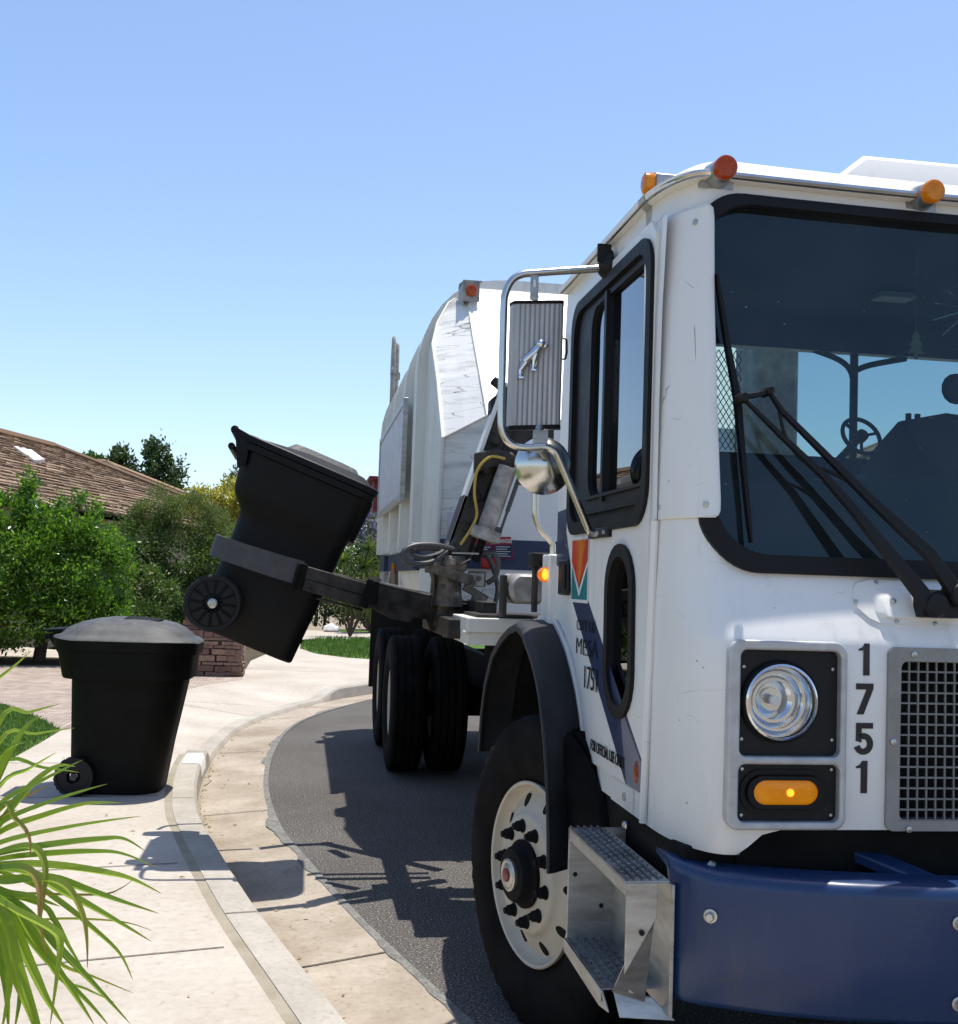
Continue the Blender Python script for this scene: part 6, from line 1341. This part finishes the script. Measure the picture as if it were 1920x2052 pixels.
BLADES = [  # blade polylines unprojected from image pixels at chosen depths
    ([(-0.652,2.42,0.927),(-0.571,2.385,1.146),(-0.517,2.35,1.189)],0.013,0) ,
    ([(-0.647,2.4,0.932),(-0.556,2.333,1.103),(-0.491,2.267,1.149),(-0.43,2.2,1.193)],0.016,0) ,
    ([(-0.636,2.36,0.942),(-0.556,2.34,1.066),(-0.475,2.32,1.119),(-0.401,2.3,1.164)],0.016,0) ,
    ([(-0.674,2.5,0.907),(-0.602,2.517,1.113),(-0.52,2.533,1.108),(-0.451,2.55,1.098)],0.012,0) ,
    ([(-0.657,2.44,0.922),(-0.58,2.443,1.037),(-0.533,2.447,1.065),(-0.488,2.45,1.09)],0.012,1) ,
    ([(-0.641,2.38,0.937),(-0.557,2.353,1.028),(-0.454,2.327,1.08),(-0.353,2.3,1.119)],0.016,0) ,
    ([(-0.641,2.38,0.937),(-0.564,2.385,1.005),(-0.486,2.39,1.037),(-0.407,2.395,1.061),(-0.339,2.4,1.064)],0.017,0) ,
    ([(-0.641,2.38,0.937),(-0.559,2.37,0.989),(-0.425,2.36,1.024),(-0.295,2.35,1.048)],0.014,0) ,
    ([(-0.636,2.36,0.942),(-0.558,2.372,0.969),(-0.455,2.384,0.984),(-0.376,2.396,0.991),(-0.333,2.408,0.99),(-0.291,2.42,0.964)],0.017,0) ,
    ([(-0.647,2.4,0.932),(-0.556,2.42,0.949),(-0.465,2.44,0.953),(-0.399,2.46,0.952),(-0.345,2.48,0.944),(-0.275,2.5,0.912)],0.016,0) ,
    ([(-0.641,2.38,0.937),(-0.529,2.364,0.951),(-0.432,2.348,0.949),(-0.349,2.332,0.941),(-0.298,2.316,0.933),(-0.243,2.3,0.912)],0.018,0) ,
    ([(-0.636,2.36,0.942),(-0.548,2.338,0.929),(-0.452,2.316,0.935),(-0.381,2.294,0.92),(-0.311,2.272,0.904),(-0.241,2.25,0.889)],0.019,0) ,
    ([(-0.63,2.34,0.947),(-0.502,2.305,0.953),(-0.416,2.27,0.922),(-0.331,2.235,0.889),(-0.246,2.2,0.853)],0.018,0) ,
    ([(-0.614,2.28,0.962),(-0.535,2.271,0.996),(-0.495,2.263,1.008),(-0.468,2.254,1.006),(-0.451,2.246,0.986),(-0.444,2.237,0.957),(-0.445,2.229,0.915),(-0.445,2.22,0.889)],0.015,0.3) ,
    ([(-0.609,2.26,0.967),(-0.528,2.25,0.972),(-0.488,2.24,0.974),(-0.463,2.23,0.964),(-0.449,2.22,0.935),(-0.444,2.21,0.887),(-0.429,2.2,0.834)],0.016,1) ,
    ([(-0.609,2.26,0.967),(-0.527,2.251,0.946),(-0.463,2.243,0.954),(-0.423,2.234,0.952),(-0.395,2.226,0.934),(-0.371,2.217,0.894),(-0.361,2.209,0.856),(-0.356,2.2,0.808)],0.015,0.4) ,
    ([(-0.636,2.42,0.947),(-0.514,2.426,0.9),(-0.452,2.432,0.859),(-0.387,2.438,0.805),(-0.335,2.444,0.755),(-0.307,2.45,0.701)],0.013,0) ,
    ([(-0.603,2.3,0.949),(-0.497,2.275,0.897),(-0.414,2.25,0.823),(-0.351,2.225,0.773),(-0.276,2.2,0.707)],0.017,0) ,
    ([(-0.611,2.33,0.942),(-0.523,2.31,0.893),(-0.452,2.29,0.811),(-0.393,2.27,0.743),(-0.346,2.25,0.687)],0.018,0) ,
    ([(-0.593,2.26,0.959),(-0.518,2.245,0.903),(-0.459,2.23,0.799),(-0.425,2.215,0.745),(-0.388,2.2,0.702)],0.019,0) ,
    ([(-0.587,2.24,0.952),(-0.519,2.23,0.903),(-0.479,2.22,0.803),(-0.44,2.21,0.707),(-0.426,2.2,0.67)],0.019,0) ,
    ([(-0.603,2.3,0.936),(-0.537,2.287,0.879),(-0.504,2.275,0.785),(-0.467,2.263,0.711),(-0.444,2.25,0.664)],0.018,0) ,
    ([(-0.576,2.2,0.962),(-0.486,2.19,0.914),(-0.42,2.18,0.883),(-0.4,2.17,0.861),(-0.4,2.16,0.809),(-0.406,2.15,0.726)],0.016,0) ,
    ([(-0.618,2.36,0.921),(-0.536,2.37,0.852),(-0.461,2.38,0.761),(-0.38,2.39,0.676),(-0.342,2.4,0.63)],0.014,0) ,
    ([(-0.628,2.45,0.897),(-0.532,2.463,0.831),(-0.46,2.475,0.73),(-0.393,2.487,0.696),(-0.311,2.5,0.657)],0.01,0.3) ,
    ([(-0.62,2.42,0.891),(-0.513,2.44,0.82),(-0.456,2.46,0.706),(-0.402,2.48,0.673),(-0.347,2.5,0.639)],0.01,0) ,
    ([(-0.615,2.4,0.897),(-0.495,2.413,0.864),(-0.46,2.425,0.824),(-0.433,2.438,0.772),(-0.399,2.45,0.714)],0.013,0) ,
    ([(-0.604,2.3,0.963),(-0.536,2.293,0.916),(-0.483,2.287,0.91),(-0.424,2.28,0.895)],0.02,0) ,
    ([(-0.62,2.36,0.948),(-0.549,2.348,0.904),(-0.48,2.336,0.903),(-0.359,2.324,0.904),(-0.318,2.312,0.92),(-0.294,2.3,0.942)],0.006,1) ,
    ([(-0.643,2.46,0.867),(-0.547,2.47,0.818),(-0.437,2.48,0.814),(-0.339,2.49,0.804),(-0.279,2.5,0.783)],0.006,0.5) ,
    ([(-0.629,2.4,0.91),(-0.574,2.4,0.827),(-0.541,2.4,0.717),(-0.53,2.4,0.621)],0.02,0) ,
    ([(-0.616,2.35,0.923),(-0.533,2.333,0.833),(-0.514,2.317,0.745),(-0.521,2.3,0.659)],0.018,0) ,
    ([(-0.634,2.42,0.905),(-0.544,2.42,0.793),(-0.516,2.42,0.71),(-0.524,2.42,0.613)],0.018,0) ,
    ([(-0.663,2.46,0.917),(-0.597,2.473,1.207),(-0.544,2.487,1.227),(-0.488,2.5,1.246)],0.014,0) ,
    ([(-0.674,2.5,0.907),(-0.609,2.533,1.16),(-0.547,2.567,1.173),(-0.474,2.6,1.184)],0.012,0) ,
    ([(-0.677,2.4,0.975),(-0.613,2.388,1.281),(-0.578,2.375,1.307),(-0.547,2.362,1.334),(-0.516,2.35,1.365)],0.013,0) ,
    ([(-0.598,2.22,0.977),(-0.526,2.216,1.093),(-0.499,2.212,1.071),(-0.478,2.208,1.051),(-0.468,2.204,1.032),(-0.465,2.2,1.005)],0.009,1) ,
    ([(-0.66,2.45,0.92),(-0.575,2.425,1.024),(-0.537,2.4,1.049)],0.012,1) ,
]
PIPES = [((-6.69,27.72,4.17),(-5.99,26.66,3.78)),((-6.62,28.09,4.18),(-6.02,27.11,3.83)),((-6.55,28.39,4.18),(-6.02,27.43,3.87))]
pal = empty('fan_palm', (-1.0, 2.5, .12), 'young fan palm with long bright green blades spilling over the pavement', 'palm'); WORLD.add(pal.name)
blades('fronds', BLADES, 'palm', pal)
HUB = Vector((-.645, 2.38, .89)); rp = random.Random(21); extra = []
for hub, a0, a1, n, yy in ((HUB, 60, 250, 16, .25), (Vector((-.95, 2.75, .95)), 20, 330, 26, .3), (Vector((-1.2, 2.2, .85)), 80, 300, 22, .3)):
    for k in range(n):
        a = radians(a0+(a1-a0)*k/(n-1)); L = rp.uniform(.36, .5); d = Vector((cos(a), rp.uniform(-.5, .5)+yy*.2, sin(a)*.9)).normalized()
        if hub is not HUB and d.x > .2: L *= .55
        extra.append(([hub, hub+d*L*.5+Vector((0, 0, .01)), hub+d*L*.8-Vector((0, 0, .02)), hub+d*L-Vector((0, 0, .08))], .017, 0))
blades('fronds', extra, 'palm', pal)
b = MB()
for hub in (HUB, Vector((-.95, 2.75, .95)), Vector((-1.2, 2.2, .85)), Vector((-.62, 2.33, .80))):
    base = Vector((-1.0, 2.5, .16)); b.tube(smooth_path([base, base.lerp(hub, .5)+Vector((0, 0, .12)), hub], 5), [.012, .012, .011, .011, .010, .010, .009, .009, .008, .008, .007], 6)
M['palmstalk'] = plain('palm_stalk', (.13, .19, .04), .5); b.build('stalk', 'palmstalk', pal, 50)
b = MB(); b.lathe([(.07, -.05), (.085, .02), (.07, .10), (.05, .16), (0, .18)], (-1.0, 2.5, .12), (0, 0, 1), 12); b.build('trunk', 'bark', pal)

fp = empty('fan_palm', (1.05, 27.4, .12), 'low fan palm with pale tangled fronds seen between bin and truck body', 'palm'); WORLD.add(fp.name)
items = []
for hub in ((.9, 27.2, 1.9), (1.5, 27.3, 2.2), (1.2, 27.2, 1.35), (1.75, 27.4, 1.5), (.6, 27.3, 1.35), (1.4, 27.2, 1.75), (1.0, 27.1, 1.0), (1.6, 27.2, .95)):
    h = Vector(hub)
    for k in range(20):
        a = radians(18*k); L = rp.uniform(.35, .6); d = Vector((cos(a), rp.uniform(-.9, .1), sin(a)*.8)).normalized()
        items.append(([h, h+d*L*.6, h+d*L-Vector((0, 0, .12))], .05, .3 if rp.random() < .2 else 0))
blades('fronds', items, 'palmfar', fp)
b = MB()
for it in items[::20]: b.tube([(1.15, 27.4, .1), ((1.15+it[0][0].x)/2, 27.4, it[0][0].z*.6), it[0][0]], .025, 5)
b.build('stalk', 'bark', fp)

# stacked-stone pillar at the driveway
M['stone'] = leaf_mat('sandstone', (.15, .082, .062), (.33, .205, .15), .85, 0)
nt = M['stone'].node_tree; bb = nt.nodes['Principled BSDF']; src = bb.inputs['Base Color'].links[0].from_socket
nz = noise(nt, coords(nt), 22, 5); rz = ramp(nt, nz, [(.3, (.72, .72, .72)), (.7, (1.2, 1.2, 1.2))]); nt.links.new(mixc(nt, 1, src, rz.outputs[0], 'MULTIPLY'), bb.inputs['Base Color']); bump(nt, bb, nz, .8, .02)
pi_ = empty('stone_pillar', (-1.10, 16.32, .12), 'short reddish pillar of stacked flat stones beside the driveway', 'pillar'); WORLD.add(pi_.name)
b = MB(); rs = random.Random(4); z = .12; c = Vector((-1.18, 16.42, 0))
while z < 1.05:
    h = rs.uniform(.045, .10); th = rs.uniform(-.05, .05)
    for f in range(4):
        W_ = .41-.05*(z-.12); L = -W_
        while L < W_-.01:
            wdt = rs.uniform(.10, .30); r = min(L+wdt, W_+rs.uniform(-.015, .02)); o_ = rs.uniform(-.025, .028); d = W_+o_
            lo = (L+.004, -d, z+rs.uniform(.001, .009)); hi = (r-.004, -d+.18, z+h-rs.uniform(.001, .010))
            mt = Matrix.Translation(c) @ Matrix.Rotation(pi/2*f+rs.uniform(-.05, .05), 4, 'Z') @ Matrix.Rotation(rs.uniform(-.02, .02), 4, 'Y')
            b.box(lo, hi, mt); L = r
    z += h
b.build('stones', 'stone', pi_, 20, .012, 2)
MB().box((-1.54, 16.06, .12), (-.82, 16.78, z-.02)).build('core', 'soil', pi_, 0)

# terracotta pot at the left edge, crumpled white bag on the far verge
M['ochre'] = plain('ochre_pot', (.40, .24, .06), .7, vscale=4, var=.3)
b = MB(); b.lathe([(.0, .0), (.20, .0), (.22, .02), (.33, .20), (.385, .38), (.37, .52), (.31, .62), (.28, .66), (.31, .70), (.32, .73), (.28, .73), (.25, .66), (.0, .64)], (-4.62, 17.6, .12), (0, 0, 1), 36)
pt = empty('garden_pot', (-4.62, 17.6, .12), 'round ochre glazed pot at the left edge beside the citrus tree', 'pot'); WORLD.add(pt.name); b.build('pot_body', 'ochre', pt, 50)
b = MB(); rg = random.Random(2); R = []
for k, (z, r) in enumerate(((0, .13), (.05, .17), (.12, .14), (.17, .08), (.20, .03))):
    R.append([(.76+r*cos(2*pi*j/14)*1.25*rg.uniform(.8, 1.2), 29.35+r*sin(2*pi*j/14), .125+z*rg.uniform(.75, 1.15)) for j in range(14)])
b.loft(R); tag(b.build('plastic_bag', 'whitedecal', None, 20), 'crumpled white plastic bag lying on the far pavement edge', 'bag')

# ---- tiled houses
M['tile'] = leaf_mat('roof_tile', (.115, .070, .038), (.32, .21, .125), .85, 0)
def house(name, label, O, ang, blocks, ze, walls_z, tilemat='tile', seed=1):
    """blocks: hip roofs (x0, x1, y0, y1, height) in the house frame, longer side carries the ridge"""
    h = empty(name, (O[0], O[1], .1), label, 'house'); WORLD.add(h.name); rg = random.Random(seed)
    X = Vector((cos(ang), -sin(ang), 0)); Y = Vector((sin(ang), cos(ang), 0)); T = lambda x, y, z: Vector((O[0], O[1], 0))+X*x+Y*y+Vector((0, 0, z))
    rb = MB(); wb_ = MB(); under = MB(); hipb = MB()
    for (x0, x1, y0, y1, H) in blocks:
        hw = min(x1-x0, y1-y0)/2
        alongY = (y1-y0) >= (x1-x0)
        if alongY: r0, r1 = ((x0+x1)/2, y0+hw), ((x0+x1)/2, y1-hw)
        else: r0, r1 = (x0+hw, (y0+y1)/2), (x1-hw, (y0+y1)/2)
        cs = [(x0, y0), (x1, y0), (x1, y1), (x0, y1)]
        planes = ([(cs[1], cs[2], r1, r0), (cs[3], cs[0], r0, r1), (cs[0], cs[1], r0, r0), (cs[2], cs[3], r1, r1)] if alongY else
                  [(cs[0], cs[1], r1, r0), (cs[2], cs[3], r0, r1), (cs[1], cs[2], r1, r1), (cs[3], cs[0], r0, r0)])
        for e0, e1, t1, t0 in planes:
            A, B_, C_, D_ = T(*e0, ze), T(*e1, ze), T(*t1, ze+H), T(*t0, ze+H)
            under.face([A-Vector((0, 0, .03)), B_-Vector((0, 0, .03)), C_-Vector((0, 0, .03)), D_-Vector((0, 0, .03))] if (C_-D_).length > .01 else [A-Vector((0, 0, .03)), B_-Vector((0, 0, .03)), C_-Vector((0, 0, .03))])
            slope = ((C_+D_)/2-(A+B_)/2).length; nc = max(3, int(slope/.24)); nrm = (B_-A).cross(D_-A).normalized()
            if nrm.z < 0: nrm = -nrm
            for c in range(nc):
                t0_, t1_ = c/nc, (c+1.12)/nc; t1_ = min(1, t1_)
                P0, P1 = A.lerp(D_, t0_), B_.lerp(C_, t0_); Q0, Q1 = A.lerp(D_, t1_), B_.lerp(C_, t1_)
                m_ = max(1, int((P1-P0).length/.34))
                for k in range(m_):
                    a, d = k/m_, (k+.97)/m_; j = rg.uniform(.03, .065); lo = nrm*j; hi_ = nrm*.012
                    p, q, r_, s_ = P0.lerp(P1, a)+lo, P0.lerp(P1, d)+lo, Q0.lerp(Q1, d)+hi_, Q0.lerp(Q1, a)+hi_
                    rb.face([p, q, r_, s_]); rb.face([p-nrm*.05, q-nrm*.05, q, p])
        for cc, rr in ((cs[0], r0), (cs[3], r0 if not alongY else r1), (cs[1], r1 if not alongY else r0), (cs[2], r1)):
            hipb.tube([T(*cc, ze+.05), T(*rr, ze+H+.05)], .09, 6)
        hipb.tube([T(*r0, ze+H+.06), T(*r1, ze+H+.06)], .10, 6)
        wb_.loft([[T(x, y, 0) for x, y in ((x0+.6, y0+.6), (x1-.6, y0+.6), (x1-.6, y1-.6), (x0+.6, y1-.6))], [T(x, y, walls_z) for x, y in ((x0+.6, y0+.6), (x1-.6, y0+.6), (x1-.6, y1-.6), (x0+.6, y1-.6))]])
    rf = rb.build('roof', tilemat, h, 0); hipb.build('ridge_tile', tilemat, rf, 50); under.build('roof_deck', 'soil', rf, 0); wb_.build('wall', 'stucco', h, 0)
    return h, T, rf
hs, T, rf = house('tiled_house', 'long low house with brown tiled hip roof behind the garden trees', (-6.95, 32.8), radians(14.5), [(-5.3, 5.3, -24, 5.3, 2.2), (-14, 4.8, -.7, 9.9, 2.2)], 2.6, 2.55)
b = MB()
for (p, q) in PIPES: 
    b.beam(Vector(p)+Vector((0, 0, .06)), Vector(q)+Vector((0, 0, .06)), .10, .10, (0, 0, 1))
b.build('roof_skylight_bar', 'whitedecal', rf, 0)
b = MB(); b.prism([T(4.705, y, z) for y, z in ((-8, 1.0), (-6.5, 1.0), (-6.5, 2.1), (-8, 2.1))], (.03, 0, 0)); b.build('window', 'black', hs, 0)
h2, T2, rf2 = house('house_opposite', 'pale house with tan tiled roof across the street, seen only through the cab windows', (11.2, 19.5), radians(10), [(-4.2, 4.5, -4.5, 7, 1.9)], 2.7, 2.65, seed=5)
b = MB()
for yv in (-2.5, 0.5, 3.0): b.prism([T2(-3.63, yv, 1.0), T2(-3.63, yv+1.2, 1.0), T2(-3.63, yv+1.2, 2.1), T2(-3.63, yv, 2.1)], (-.03, 0, 0))
b.build('window', 'black', h2, 0)
